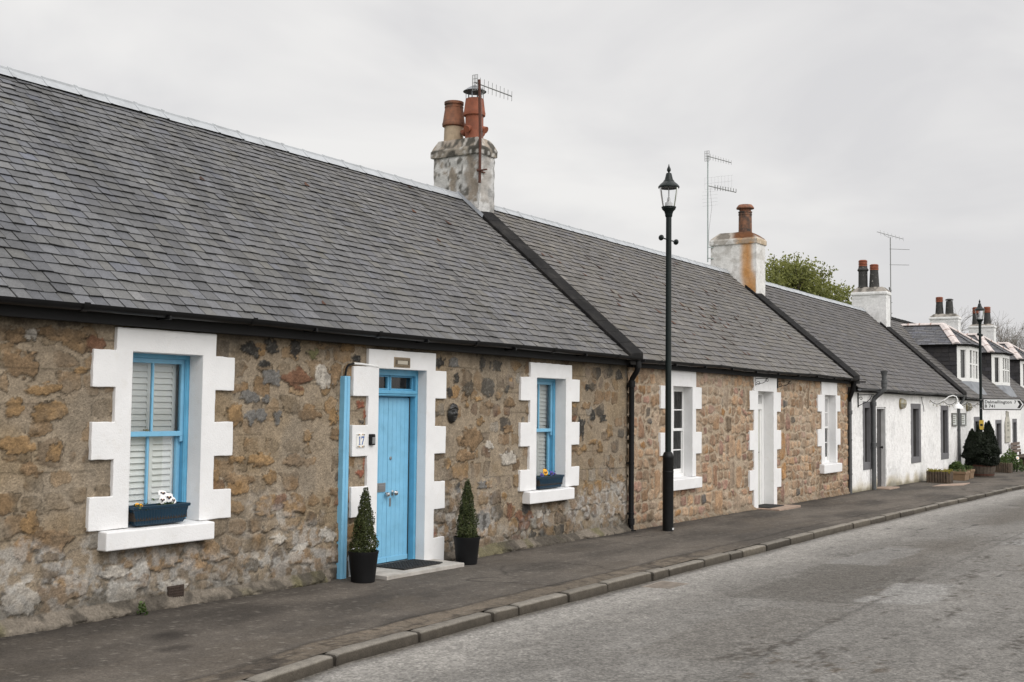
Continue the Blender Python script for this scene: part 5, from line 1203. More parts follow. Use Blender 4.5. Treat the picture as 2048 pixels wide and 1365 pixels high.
# ================================================================== LAMP POSTS
def lamp_post(x, y, z, label):
    t = thing('street_lamp', label, 'street lamp', (x, y, z), 'heritage street lamps on the pavement')
    b = MB(); b.lathe([(.083, -.1), (.083, 1.10), (.085, 1.105), (.085, 1.14), (.080, 1.15), (.068, 1.185), (.05, 1.20)], (x, y, z), 22); b.lathe([(.084, .88), (.086, .885), (.086, .905), (.084, .91)], (x, y, z), 22, cap=False)
    b.build('base_column', M['iron'], t, smooth=True)
    b = MB(); b.tube([(x, y, z+1.15), (x, y, z+4.90)], [.047, .043], 18); b.build('pole', M['lamp_green'], t, smooth=True)
    b = MB(); b.box(x-.030, x+.030, y-.0868, y-.0845, z+.02, z+.05); b.build('base_tag', M['ltgrey'], t)
    b = MB(); b.tube([(x-.25, y, z+4.47), (x+.25, y, z+4.47)], .011, 8)
    for s in (-1, 1): b.lathe([(.002, -.035), (.03, -.028), (.046, 0), (.03, .028), (.002, .035)], (x+s*.27, y, z+4.47), 14, 'x')
    b.build('ladder_rest', M['lamp_green'], t, smooth=True)
    b = MB(); b.lathe([(.045, 4.82), (.056, 4.84), (.058, 4.87), (.070, 4.91), (.102, 4.945), (.108, 4.955), (.104, 4.965), (.114, 4.97), (.114, 4.985), (.02, 4.99)], (x, y, z), 24)
    L_ = b.build('lantern', M['lamp_green'], t, smooth=True)
    b = MB(); b.lathe([(.092, 4.985), (.098, 5.0), (.150, 5.285)], (x, y, z), 28, cap=False); b.build('lamp_glass', M['lampglass'], L_, smooth=True)
    b = MB(); b.lathe([(.0, 5.288), (.14, 5.29), (.160, 5.278), (.165, 5.285), (.165, 5.302), (.155, 5.315), (.135, 5.338), (.108, 5.360), (.088, 5.378), (.086, 5.380), (.084, 5.392), (.072, 5.40), (.060, 5.43), (.044, 5.50), (.038, 5.512), (.016, 5.52), (.013, 5.53), (.028, 5.545), (.032, 5.562), (.026, 5.59), (.013, 5.615), (.006, 5.645), (.001, 5.66)], (x, y, z), 28, cap=False); b.build('canopy', M['lamp_green'], L_, smooth=True, angle=30)
    b = MB()
    for s in (-1, 1): b.tube([(x+s*.035, y+s*.01, z+4.99), (x+s*.033, y+s*.01, z+5.285)], .005, 6)
    b.mi = 1; b.lathe([(.06, 4.99), (.055, 5.05), (.035, 5.06), (.028, 5.08), (.018, 5.13), (.004, 5.16)], (x, y, z), 16)
    b.build('burner', [M['steel'], M['ltgrey']], L_, smooth=True); return t
la = lamp_post(16.19, -.48, float(gz(16.19, -.48)), 'dark green lamp post in front of the tan stone cottage')
lb = copy_tree(la, None, (40.35, -.53, -.13), 'dark green lamp post behind the barrel bush, holding the direction sign')
# direction sign on the second post
sx, sy, sz = 40.30, -.58, 1.86
d = Vector((.10, -1., 0)).normalized(); nn = Vector((-1., -.10, 0)).normalized()
t = thing('direction_sign', 'white arrow-ended direction sign to Dalmellington on the second lamp post', 'road sign', (sx, sy, sz))
def sp(u_, v_, w_=0.): return tuple(Vector((sx, sy, sz))+d*u_+Vector((0, 0, v_))+nn*w_)
def splate(poly, w0, w1, name, m):
    b = MB(); k = len(poly); b.add([sp(*q, w1) for q in poly]+[sp(*q, w0) for q in poly], [tuple(range(k)), tuple(reversed(range(k, 2*k)))]+[((i+1) % k, i, i+k, (i+1) % k+k) for i in range(k)]); return b.build(name, m, t)
SL, SH = 1.28, .375
splate([(.02, 0), (SL-.13, 0), (SL, SH/2), (SL-.13, SH), (.02, SH)], 0, .012, 'plate', M['ink'])
e = .030; splate([(.02+e, e), (SL-.13-.012, e), (SL-.028, SH/2), (SL-.13-.012, SH-e), (.02+e, SH-e)], .0122, .0145, 'face', M['signwhite'])
splate([(SL-.225, .062), (SL-.145, .062), (SL-.075, SH/2), (SL-.145, SH-.062), (SL-.225, SH-.062), (SL-.155, SH/2)], .0147, .0160, 'chevron', M['ink'])
b = MB()
for s, u0, v0 in (('Dalmellington', .075, .215), ('7', SL-.315, .215), ('B 741', .075, .078)):
    vs, fs = text_mesh(s, .138, .96); b.add([sp(u0+px, v0+py, .0155) for px, py in vs], fs)
b.build('lettering', M['ink'], t)
b = MB()
for zz in (.05, .33): b.lathe([(.052, sz+zz-.012), (.052, sz+zz+.012)], (40.35, -.53, 0), 14); b.bar(sp(-.02, zz, -.01), sp(.12, zz, -.01), .02, .02)
b.build('clamp', M['steel'], t)
t = thing('pole_notice', 'small yellow notice fixed to the second lamp post', 'notice', (40.2, -.55, 1.3))
b = MB(); b.box(40.270, 40.276, -.625, -.485, 1.21, 1.52); b.build('board', M['yellow'], t)
b = MB(); b.box(40.2672, 40.2698, -.595, -.515, 1.33, 1.40); b.build('mark', M['ink'], t)

# ================================================================== STEPS AND SLABS FURTHER ON
b = MB(); zt = float(gz(21.7)); b.box(21.10, 22.34, -.49, .16, zt-.06, zt+.022); o = b.build('door_step', M['slab'], None, bevel=.006); tag(o, 'thin sandstone step with a dark mat at the white stone-cottage door', 'door step', 'flat steps at the doors')
b = MB(); b.box(21.22, 22.03, -.26, .14, zt+.0225, zt+.036)
for k in range(12): b.box(21.23+k*.066, 21.27+k*.066, -.25, .13, zt+.0362, zt+.042)
o = b.build('doormat', M['rubber']); tag(o, 'dark doormat on the sandstone step of the sage door', 'doormat')
zt = float(gz(30)); b = MB(); b.box(29.62, 30.6, -.33, .2, zt-.06, zt+.02); o = b.build('door_step', M['slab'], None, bevel=.006); tag(o, 'low tan step at the dark door behind the soil pipe', 'door step', 'flat steps at the doors')
zt = float(gz(33.3, -.9)); b = MB(); b.add([(32.2, -.78, zt-.03), (33.6, -1.3, zt-.04), (34.9, -1.22, zt-.05), (33.5, -.74, zt-.04), (32.2, -.78, zt+.018), (33.6, -1.3, zt+.008), (34.9, -1.22, zt-.002), (33.5, -.74, zt+.006)], [(3,2,1,0),(4,5,6,7),(0,1,5,4),(1,2,6,5),(2,3,7,6),(3,0,4,7)])
o = b.build('paving_slab', M['slab'], None, bevel=.004); tag(o, 'tan slab let into the pavement before the log planter', 'paving slab')

# ================================================================== FIXTURES ON THE WHITE HOUSES
def bulkhead(x, z, label):
    t = thing('bulkhead_lamp', label, 'wall lamp', (x, -.03, z), 'round caged bulkhead lamps')
    b = MB(); b.lathe([(.15, 0), (.15, .03), (.135, .045), (.125, .05)], (x, -.018, z), 24, 'y'); b.build('back_plate', M['brass'], t, smooth=True)
    b = MB(); b.lathe([(.125, .045), (.115, .09), (.08, .125), (.03, .14), (.001, .142)], (x, -.018, z), 20, 'y'); b.build('globe', M['frost'], t, smooth=True)
    b = MB()
    for a in (0, math.pi/2):
        b.tube([(x+math.cos(a)*r_, -.018-h_, z+math.sin(a)*r_) for r_, h_ in ((-.14, .03), (-.128, .095), (-.09, .14), (0, .16), (.09, .14), (.128, .095), (.14, .03))], .009, 6)
    b.tube([(x+.105*math.cos(q), -.018-.125, z+.105*math.sin(q)) for q in np.linspace(0, 2*math.pi, 17)], .008, 6)
    b.build('cage', M['brass'], t, smooth=True); return t
bulkhead(32.0, 1.99, 'round caged brass wall lamp nearest the dark door')
bulkhead(40.7, 1.95, 'round caged brass wall lamp just past the grey downpipe')
t = thing('swan_neck_lamp', 'white swan-neck lamp curving out above the third grey window', 'wall lamp', (36.0, -.03, 2.1))
b = MB(); b.tube([(35.9, .0, 2.09), (35.9, -.10, 2.09), (35.95, -.24, 2.10), (36.0, -.33, 2.15), (36.05, -.43, 2.24), (36.1, -.53, 2.27), (36.12, -.62, 2.24), (36.13, -.66, 2.15), (36.13, -.665, 2.05)], .016, 8); b.lathe([(.06, 0), (.06, .02), (.02, .03)], (35.9, -.0, 2.09), 12, 'y'); b.build('arm', M['upvc'], t, smooth=True)
b = MB(); b.lathe([(.03, .07), (.045, .06), (.05, .02), (.09, .0), (.13, -.05), (.15, -.10), (.158, -.115), (.15, -.112), (.12, -.05), (.05, .0)], (36.13, -.665, 2.0), 24, cap=False); b.build('shade', M['upvc'], t, smooth=True)
b = MB(); b.lathe([(.001, -.10), (.05, -.09), (.06, -.05), (.04, .0)], (36.13, -.665, 2.0), 14, cap=False); b.build('bulb', M['frost'], t, smooth=True)
for x0, x1, lab in ((38.32, 39.06, 'framed faded notice on the white wall left of the grey downpipe'), (39.62, 40.42, 'framed faded notice on the white wall right of the grey downpipe')):
    t = thing('framed_notice', lab, 'notice', ((x0+x1)/2, -.02, 1.55), 'framed notices on the white wall')
    b = MB(); b.box(x0, x0+.07, -.06, .01, 1.33, 1.75); b.box(x1-.07, x1, -.06, .01, 1.33, 1.75); b.box(x0+.07, x1-.07, -.059, .01, 1.33, 1.375); b.box(x0+.07, x1-.07, -.059, .01, 1.705, 1.75); b.build('frame', M['frame_wood'], t, bevel=.004)
    b = MB(); b.box(x0+.07, x1-.07, -.035, .01, 1.375, 1.705); b.build('sheet', M['paper'], t)
    b = MB()
    for k in range(4): b.box(x0+.17, x1-.17-random.uniform(0, .15), -.0375, -.0352, 1.43+k*.062, 1.46+k*.062)
    b.build('print', M['greytext'], t)
# bottle-shaped board
t = thing('bottle_sign', 'tall bottle-shaped cream board on the white wall right of the barrel bush', 'sign', (48.2, -.02, 1.2))
prof = [(.50, .62), (.50, 1.28), (.46, 1.40), (.30, 1.54), (.20, 1.66), (.18, 1.78), (.20, 1.82)]
poly = [(48.2-.5, .62)]+[(48.2+a, z) for a, z in prof]+[(48.2-a, z) for a, z in prof[::-1]]
b = MB(); b.prism_y(poly, -.07, -.02); b.build('board', M['cream'], t, bevel=.01)
b = MB(); b.prism_y([(48.2+(x-48.2)*1.06, z+(.02 if z > 1.7 else -.02 if z < .7 else 0)) for x, z in poly], -.0195, .01); b.build('edge', M['oldgrey'], t)
b = MB()
for zz, w in ((1.34, .22), (1.22, .26), (1.05, .2), (.78, .3)):
    for k in range(4): b.box(48.2-w+k*w*.5, 48.2-w+k*w*.5+w*.3, -.0725, -.0702, zz, zz+.08)
b.prism_y([(48.2-.14, 1.62), (48.2+.14, 1.62), (48.2+.13, 1.80), (48.2-.13, 1.80)], -.0725, -.0703); b.build('faded_print', M['greytext'], t)
def iron_bracket(x, z, L_, s, label, group=None, drop=.22):
    t = thing('sign_bracket', label, 'bracket', (x, 0, z), group)
    b = MB(); b.box(x-.012, x+.012, -.045, .02, z-drop, z+.05); b.tube([(x, -.03, z), (x, -L_, z+.01)], .009*s, 6)
    b.tube([(x, -.03, z-drop*.9)]+[(x, -.03-L_*.8*t_, z-drop*.9+drop*.85*t_**1.7+.02*math.sin(t_*6)) for t_ in np.linspace(.1, 1, 8)], .008*s, 6)
    for cy, cz, rr in ((-.10, z-.09, .045), (-L_+.03, z-.035, .04)):
        b.tube([(x, cy+rr*(1-q/9)*math.cos(q), cz+rr*(1-q/9)*math.sin(q)) for q in np.linspace(0, 6.5, 16)], .006*s, 5)
    return b.build('scroll', M['iron'], t, smooth=True)
iron_bracket(27.95, 2.17, .42, 1.1, 'black scrolled iron bracket on the near end of the white wall', drop=.30)
iron_bracket(21.06, 2.38, .30, .8, 'thin wire bracket at the left end of the white lintel', 'wire hanging brackets over the sage door', .14)
iron_bracket(22.3, 2.36, .32, .8, 'thin wire bracket at the right end of the white lintel', 'wire hanging brackets over the sage door', .14)
# festoon lights
t = thing('string_lights', 'dark cable of string lights looped below the grey gutter', 'string lights', (39, -.1, 2.2))
b = MB(); b2 = MB(); pts = []
for k in range(6):
    xa, xb = 34.9+k*1.75, 34.9+(k+1)*1.75
    for q in np.linspace(0, 1, 9)[:-1]: pts.append((xa+(xb-xa)*q, -.14, 2.12-.11*4*q*(1-q)-.008*k))
b.tube(pts, .010, 5); b.build('cable', M['iron'], t)
for p in pts[::2]: b2.lathe([(.012, -.02), (.022, -.04), (.022, -.06), (.004, -.08)], p, 6)
b2.build('bulb', M['frost'], t)
b = MB(); b.tube([(34.2, -.06, 2.2), (34.35, -.05, 2.05), (34.5, -.05, 1.92), (34.52, -.05, 1.78)], .009, 5); o = b.build('loose_cable', M['iron']); tag(o, 'loose black cable hanging down the white wall between the grey windows', 'cable')

# ================================================================== PLANTERS
def log_planter(x0, x1, y0, y1, h, label, plants):
    z = float(gz(x0, y0))-.01; t = thing('log_planter', label, 'planter', ((x0+x1)/2, (y0+y1)/2, z), 'planters of upright half logs')
    def edge(a, b_, n):
        for i in range(n):
            q = (i+.5)/n; x, y = a[0]+(b_[0]-a[0])*q, a[1]+(b_[1]-a[1])*q; r = math.dist(a, b_)/n*.5
            b = MB(); hh = h*random.uniform(.95, 1.03); b.mi = 0; b.lathe([(r*1.02, 0), (r*1.0, hh-.01), (r*.9, hh)], (x, y, z), 9, cap=False); b.mi = 1; b.lathe([(r*.9, hh), (.002, hh+.004)], (x, y, z), 9, cap=False)
            b.build('log', [M['wood'], M['logend']], t, smooth=True)
    edge((x0, y1), (x0, y0), 8); edge((x0+.06, y0), (x1, y0), 5); edge((x1, y0+.04), (x1, y1), 6)
    b = MB(); b.box(x0+.03, x1-.03, y0+.03, y1, z, z+h-.05); b.build('soil', M['soil'], t)
    n = plants[0]; P = np.stack([rng.uniform(x0-.02, x1+.02, n), rng.uniform(y0-.03, y1, n), z+h-.05+np.abs(rng.normal(0, plants[1], n))], 1)
    leafs('foliage', P, rng.uniform(.02, .05, n), M[plants[2]], t)
    return t
log_planter(34.0, 34.45, -.82, -.22, .34, 'upright log planter topped with yellow-green sedum under the third grey window', (2600, .045, 'sedum_leaf'))
log_planter(42.95, 43.4, -.95, -.4, .36, 'upright log planter beyond the barrel bush with tall green leaves behind it', (500, .08, 'herb_leaf'))
def trough2(x0, x1, y0, y1, h, label, n, hh, m='herb_leaf'):
    z = float(gz(x0, y0))-.005; t = thing('clay_trough', label, 'planter', ((x0+x1)/2, (y0+y1)/2, z), 'tan clay troughs on the pavement')
    b = MB(); b.add([(x0+.03,y0+.03,z),(x1-.03,y0+.03,z),(x1-.03,y1-.03,z),(x0+.03,y1-.03,z),(x0,y0,z+h),(x1,y0,z+h),(x1,y1,z+h),(x0,y1,z+h)], [(3,2,1,0),(0,1,5,4),(1,2,6,5),(2,3,7,6),(3,0,4,7)])
    e = .035; b.add([(x0,y0,z+h),(x1,y0,z+h),(x1,y1,z+h),(x0,y1,z+h),(x0+e,y0+e,z+h),(x1-e,y0+e,z+h),(x1-e,y1-e,z+h),(x0+e,y1-e,z+h),(x0+e,y0+e,z+h-.06),(x1-e,y0+e,z+h-.06),(x1-e,y1-e,z+h-.06),(x0+e,y1-e,z+h-.06)], [(0,1,5,4),(1,2,6,5),(2,3,7,6),(3,0,4,7),(4,5,9,8),(5,6,10,9),(6,7,11,10),(7,4,8,11)])
    b.box(x0-.012, x1+.012, y0-.012, y0-.0005, z+h-.07, z+h-.005); b.box(x0-.012, x0-.0005, y0, y1, z+h-.07, z+h-.005)
    b.build('trough', mat('tan clay', (.20, .13, .075), .9, .2, 8, .3, 50), t, bevel=.008)
    b = MB(); b.box(x0+e, x1-e, y0+e, y1-e, z+h-.1, z+h-.05); b.build('soil', M['soil'], t)
    P = np.stack([rng.uniform(x0, x1, n), rng.uniform(y0, y1, n), z+h-.05+hh*rng.random(n)**1.3], 1); leafs('foliage', P, rng.uniform(.025, .06, n), M[m], t)
trough2(36.1, 36.75, -.86, -.42, .27, 'tan clay trough just right of the sedum log planter', 260, .1)
trough2(37.5, 38.1, -.74, -.35, .28, 'tan clay trough half behind leafy plants left of the barrel', 300, .16)
herb('leafy_plant', 38.0, -.22, float(gz(38)), .34, .60, 800, 'leafy green plant at the wall below the framed notices', 'plant', sz=(.06, .13))
herb('leafy_plant', 40.4, -.25, float(gz(40)), .40, .78, 800, 'leafy green plant beside the foot of the second lamp post', 'plant', sz=(.05, .12))
herb('leafy_plant', 44.4, -.75, float(gz(44.4)), .52, .85, 900, 'bushy green plant with white flower right of the barrel bush', 'plant', sz=(.06, .13))
b = MB(); pansy(b, (44.0, -1.05, .18), .06, (-.8, -.5, .3), 0, 3); o = b.build('white_flower', [M['petal_w'], M['petal_y'], M['petal_y'], M['petal_y']]); tag(o, 'single white flower on the bushy plant right of the barrel', 'flower')
t = thing('barrel_planter', 'half oak barrel planter holding a dark clipped yew with several points', 'planter', (39.3, -.72, float(gz(39.3, -.72))))
bx, by, bz = 39.3, -.74, float(gz(39.3, -.74))
b = MB(); n = 22
for i in range(n):
    a0, a1 = 2*math.pi*i/n+.012, 2*math.pi*(i+1)/n-.012; b0 = len(b.v)
    prof = [(.33, 0), (.375, .15), (.395, .30), (.395, .44), (.36, .44), (.36, .34)]
    for a in (a0, a1):
        for r_, z_ in prof: b.v.append((bx+r_*math.cos(a), by+r_*math.sin(a), bz+z_))
    for k in range(5): b.f.append((b0+k, b0+k+6, b0+k+7, b0+k+1)); b.m.append(0)
b.build('staves', M['barrel'], t)
b = MB()
for z0_, z1_, r0, r1 in ((.05, .10, .352, .366), (.34, .39, .400, .402)): b.lathe([(r0, z0_), (r1, z1_)], (bx, by, bz), 36, cap=False)
b.build('hoop', M['rust'], t)
b = MB(); b.lathe([(.001, .38), (.362, .38)], (bx, by, bz), 24, cap=False); b.build('soil', M['soil'], t)
Ps = []; Ns = []; cvs = []
for cx_, cy_, rr, z0_, z1_, n in ((0, .0, .64, .36, 1.42, 26000), (-.1, .34, .33, .7, 1.52, 9000), (.0, .14, .14, 1.0, 1.66, 1300), (0, -.26, .34, .7, 1.78, 11000), (-.05, -.16, .12, 1.2, 1.74, 900), (.05, .46, .14, .9, 1.44, 900)):
    f = rng.random(n); a = rng.random(n)*6.283
    if rr > .5: prof = np.interp(f, [0, .1, .28, .6, 1], [.72, .93, 1., .84, .34])
    else: prof = np.interp(f, [0, .4, .8, 1], [1., .78, .34, .03])
    q = .84*rr*prof*np.where(rng.random(n) < .75, rng.uniform(.88, 1.06, n), rng.random(n))*(.85+.3*vn(a*2.5+cx_*7, f*7, 91))
    Ps.append(np.stack([bx+.85*cx_+q*np.cos(a), by+.82*cy_+q*np.sin(a), bz+z0_+(z1_-z0_)*f], 1)); Ns.append(np.stack([np.cos(a)*.5, np.sin(a)*.5, np.full(n, .8)], 1)); cvs.append(np.clip(rng.random(n)*.7*f+.2*rng.random(n), 0, 1))
leafs('yew_bush', np.concatenate(Ps), rng.uniform(.035, .075, sum(map(len, Ps))), M['bush_leaf'], t, np.concatenate(Ns), np.concatenate(cvs), asp=.4)
# picnic table and bench at the far end
zt = float(gz(47, -1))
t = thing('picnic_table', 'dark low wooden table on the pavement at the right edge', 'table', (47.3, -.95, zt))
b = MB()
for k in range(5): b.box(46.6, 48.1, -1.30+k*.15, -1.30+k*.15+.138, zt+.44, zt+.48)
b.build('table_top', M['wood'], t, bevel=.006)
for xx in (46.75, 47.9):
    b = MB(); b.box(xx, xx+.09, -1.22, -.68, zt, zt+.439); b.build('leg', M['wood'], t)
zt = float(gz(49, -.2))
t = thing('bench', 'reddish brown slatted bench against the white wall behind the plants', 'bench', (49.2, -.3, zt))
b = MB()
for k in range(3): b.box(48.5, 50.4, -.62+k*.13, -.62+k*.13+.115, zt+.44, zt+.47)
b.build('seat', M['wood'], t)
b = MB()
for k in range(3): b.box(48.5, 50.4, -.17+k*.02, -.145+k*.02, zt+.56+k*.14, zt+.67+k*.14)
b.build('backrest', mat('red brown slats', (.13, .095, .075), .8, .2, 9), t)
for xx in (48.6, 50.2):
    b = MB(); b.box(xx, xx+.07, -.6, -.53, zt, zt+.439); b.box(xx, xx+.07, -.2, -.13, zt, zt+.555); b.build('leg', M['wood'], t)

# ================================================================== AERIALS
def aerial(name_label, mast, boom0, boom1, n, el, up, parts=(), m='alu', mast_m='rust', brk=(), refl=None, mr=.017):
    t = thing('tv_aerial', name_label, 'aerial', mast[0], 'tv aerials on the chimneys')
    b = MB(); b.tube(mast, mr, 8); b.build('mast', M[mast_m], t, smooth=True)
    b = MB(); p, q = Vector(boom0), Vector(boom1); b.tube([p, q], .010, 6)
    u = Vector(up).normalized()
    for i in range(n):
        c = p+(q-p)*(.14+.86*i/(n-1)); l = el*(1-.25*i/(n-1)); b.tube([c-u*l/2, c+u*l/2], .0045, 5)
    if refl:
        ru, rv, w, h = refl; ru, rv = Vector(ru).normalized(), Vector(rv).normalized()
        for k in (-1, -.33, .33, 1): b.tube([p+ru*w*k-rv*h, p+ru*w*k+rv*h], .006, 5)
        for k in (-1, -.5, 0, .5, 1): b.tube([p+rv*h*k-ru*w, p+rv*h*k+ru*w], .004, 5)
    b.build('yagi', M[m], t)
    if parts:
        b = MB()
        for pts, r_ in parts: b.tube(pts, r_, 6)
        b.build('fittings', M[m], t)
    if brk:
        b = MB()
        for p0, p1 in brk: b.bar(p0, p1, .03, .02)
        b.build('bracket', M[mast_m], t)
    return t
aerial('tv aerial on a rusty mast strapped to the nearest chimney', [(15.44, 2.565, 5.46), (15.43, 2.56, 6.3), (15.40, 2.57, 7.17)], (15.32, 2.60, 7.105), (16.16, 2.42, 7.05), 9, .23, (0.02, 0, 1), [([(15.38, 2.59, 6.91), (15.46, 2.57, 6.89), (15.50, 2.56, 6.97), (15.49, 2.56, 7.07)], .005), ([(15.45, 2.55, 6.9), (15.50, 2.57, 6.2), (15.46, 2.56, 5.5), (15.40, 2.55, 5.10)], .004)], brk=[((15.36, 2.56, 5.66), (15.62, 2.59, 5.66)), ((15.40, 2.4, 5.66), (15.44, 2.61, 5.66))], refl=((0, 1, 0), (0, 0, 1), .05, .13), mr=.024)
aerial('tall tv aerial with two arrays on a grey pole behind the orange-stained chimney', [(27.0, 3.46, 5.5), (27.0, 3.46, 8.22)], (26.85, 3.42, 8.18), (27.55, 3.05, 8.10), 9, .16, (0, 0, 1), [([(27.0, 3.46, 7.45), (27.7, 2.98, 7.35)], .012), ([(27.0, 3.4, 7.4), (27.02, 3.36, 6.9), (27.0, 3.43, 6.3), (27.02, 3.46, 5.7)], .004)]+[([(27.18+k*.065, 3.34-k*.045, 7.355), (27.18+k*.065, 3.34-k*.045, 7.49-k*.006)], .010) for k in range(9)]+[([(27.02, 3.55-k*.09, 7.36), (27.02, 3.55-k*.09, 7.66)], .0014) for k in range(9)]+[([(27.02, 3.56, 7.36+k*.15), (27.02, 2.80, 7.36+k*.15)], .0014) for k in range(3)]+[([(27.02, 3.2, 6.94+k*.09), (27.02, 3.62, 6.94+k*.09)], .0014) for k in range(5)], mast_m='galv', brk=[((26.98, 3.46, 5.88), (27.14, 3.36, 5.88)), ((26.98, 3.46, 5.6), (27.14, 3.36, 5.6))], refl=((0, 1, 0), (0, 0, 1), .06, .13))
aerial('tv aerial with long side rods on a thin pole beside the clean white chimney', [(40.25, 2.33, 4.95), (40.25, 2.33, 7.78)], (40.0, 2.72, 7.97), (40.6, 1.98, 7.74), 7, .2, (.2, .2, 1), [([(40.25, 2.36, 7.38), (40.4, 1.72, 7.33)], .009), ([(40.25, 2.36, 6.83), (40.4, 1.74, 6.80)], .009), ([(40.25, 2.33, 7.8), (40.27, 2.4, 7.78), (40.2, 2.55, 7.90)], .005), ([(40.23, 2.36, 6.05), (40.24, 2.33, 5.9)], .04)], mast_m='alu', brk=[((39.8, 2.5, 5.52), (40.3, 2.30, 5.52)), ((39.8, 2.5, 5.15), (40.3, 2.30, 5.15))])

# ================================================================== TREES
def branch(b, p, d, L_, r, depth, tips, spread, minr, kids=(2, 3), bendy=.25, lenk=.74, up=.12):
    k = 4; pts = [Vector(p)]; dd = Vector(d).normalized()
    for i in range(k):
        dd = (dd+Vector((random.gauss(0, bendy), random.gauss(0, bendy), random.gauss(0, bendy)+up))*.35).normalized(); pts.append(pts[-1]+dd*L_/k)
    r1 = max(minr, r*.62)
    b.tube(pts, list(np.linspace(r, r1, k+1)), 7 if r > .08 else 5 if r > .025 else 3, cap=False)
    if depth == 0: tips.append(pts[-1]); tips.append(pts[2]); return
    if depth <= 2: tips.append(pts[-1])
    for _ in range(random.randint(*kids)):
        a = random.random()*6.283; s = spread*random.uniform(.6, 1.25)
        o1 = dd.orthogonal().normalized(); o2 = dd.cross(o1)
        nd = (dd*math.cos(s)+(o1*math.cos(a)+o2*math.sin(a))*math.sin(s)).normalized()
        branch(b, pts[-1] if random.random() < .6 else pts[random.choice((2, 3))], nd, L_*lenk*random.uniform(.8, 1.2), r1, depth-1, tips, spread, minr, kids, bendy, lenk, up)
random.seed(5)
def leafy_tree(x, y, z, H, RX, label, n, seed):
    random.seed(seed)
    t = thing('leafy_tree', label, 'tree', (x, y, z)); b = MB(); tips = []
    b.tube([(x, y, z-.3), (x+.05, y, z+H*.22), (x, y+.05, z+H*.34)], [.34, .25, .22], 10)
    for k in range(7):
        a = k*.9+random.random()*.4; branch(b, (x, y, z+H*random.uniform(.24, .34)), (math.cos(a)*.9, math.sin(a)*.9, random.uniform(.4, 1.1)), H*.24, .13, 4, tips, .55, .012, (2, 3), .22, .78)
    branch(b, (x, y, z+H*.34), (0, 0, 1), H*.25, .17, 4, tips, .5, .012, (3, 3))
    tr = b.build('trunk', M['bark'], t, smooth=True)
    T = np.array([tuple(q) for q in tips]); cz = z+H*.60
    ex = np.sqrt(((T[:, 0]-x)/RX)**2+((T[:, 1]-y)/RX)**2+((T[:, 2]-cz)/(H*.40))**2)
    T = T[ex < 1.12]
    m_ = 520; u_ = rng.normal(size=(m_, 3)); u_ /= np.linalg.norm(u_, axis=1)[:, None]; rr = rng.uniform(.62, 1., m_)**.5
    rr = rr*(.84+.30*vn(u_[:, 0]*2.6+3, u_[:, 2]*2.6+u_[:, 1]*2, 95))
    S = np.stack([x+u_[:, 0]*RX*rr, y+u_[:, 1]*RX*rr, cz+u_[:, 2]*H*.40*rr], 1)
    T = np.concatenate([T[rng.permutation(len(T))[:700]], S]); tone = rng.random(len(T))
    idx = rng.integers(0, len(T), n); P = T[idx]+rng.normal(0, .24, (n, 3))*np.array((1, 1, .8))
    cv = np.clip(.30+.5*(tone[idx]-.5)+.35*(P[:, 2]-cz)/(H*.4)+rng.normal(0, .15, n), 0, 1)
    leafs('crown', P, rng.uniform(.09, .19, n), M['tree_leaf'], t, None, cv, asp=.65)
leafy_tree(54.0, 11.5, -.3, 9.1, 4.6, 'green leafy tree rising behind the roof left of the clean white chimney', 52000, 8)
def bare_tree(x, y, z, H, label, seed, depth=6, sp=.55):
    random.seed(seed); t = thing('bare_tree', label, 'tree', (x, y, z), 'bare trees beyond the last roof'); b = MB(); tips = []
    b.tube([(x, y, z-.4), (x+.1, y, z+H*.12), (x, y+.1, z+H*.22)], [.34, .26, .2], 9)
    b2 = MB()
    for k in range(5):
        a = k*1.3+random.random()*.5; branch(b2, (x, y, z+H*random.uniform(.15, .22)), (math.cos(a)*.7, math.sin(a)*.7, random.uniform(.7, 1.2)), H*.22, .13, depth, tips, sp, .006, (2, 4), .34, .76, .05)
    b.build('trunk', M['bark'], t, smooth=True); b2.build('branches', M['twig'], t)
bare_tree(88, 8.0, -.5, 10.2, 'bare twiggy tree rising behind the far chimneys', 3)
bare_tree(104, 6.5, -.5, 10.8, 'bare spreading tree at the right edge beyond the last roof', 14)
bare_tree(93, 14, -.5, 9.2, 'bare lower tree showing left of the dormer chimneys', 24, 5)

# ================================================================== SKY, SUN, CAMERA
wd = bpy.data.worlds.new('World'); scene.world = wd; wd.use_nodes = True; nt = wd.node_tree; N = nt.nodes; L = nt.links
bg = N['Background']; bg.inputs['Strength'].default_value = .1
sky = N.new('ShaderNodeTexSky'); sky.sky_type = 'NISHITA'; sky.sun_disc = False; sky.sun_elevation = R(38); sky.sun_rotation = R(205); sky.air_density = 1.2; sky.dust_density = 3.
tc = N.new('ShaderNodeTexCoord')
mp = N.new('ShaderNodeMapping'); mp.inputs['Scale'].default_value = (1.5, 1.5, 3.2); mp.inputs['Rotation'].default_value = (R(6), 0, R(20)); L.new(tc.outputs['Generated'], mp.inputs['Vector'])
nz = N.new('ShaderNodeTexNoise'); nz.inputs['Scale'].default_value = 2.1; nz.inputs['Detail'].default_value = 5; nz.inputs['Roughness'].default_value = .5; nz.inputs['Distortion'].default_value = .4; L.new(mp.outputs[0], nz.inputs['Vector'])
mr = N.new('ShaderNodeMapRange'); mr.inputs['From Min'].default_value = .38; mr.inputs['From Max'].default_value = .60; L.new(nz.outputs['Fac'], mr.inputs['Value'])
cl = N.new('ShaderNodeMix'); cl.data_type = 'RGBA'; cl.inputs['A'].default_value = (7.35, 7.26, 7.33, 1); cl.inputs['B'].default_value = (9.0, 8.85, 8.68, 1); L.new(mr.outputs[0], cl.inputs['Factor'])
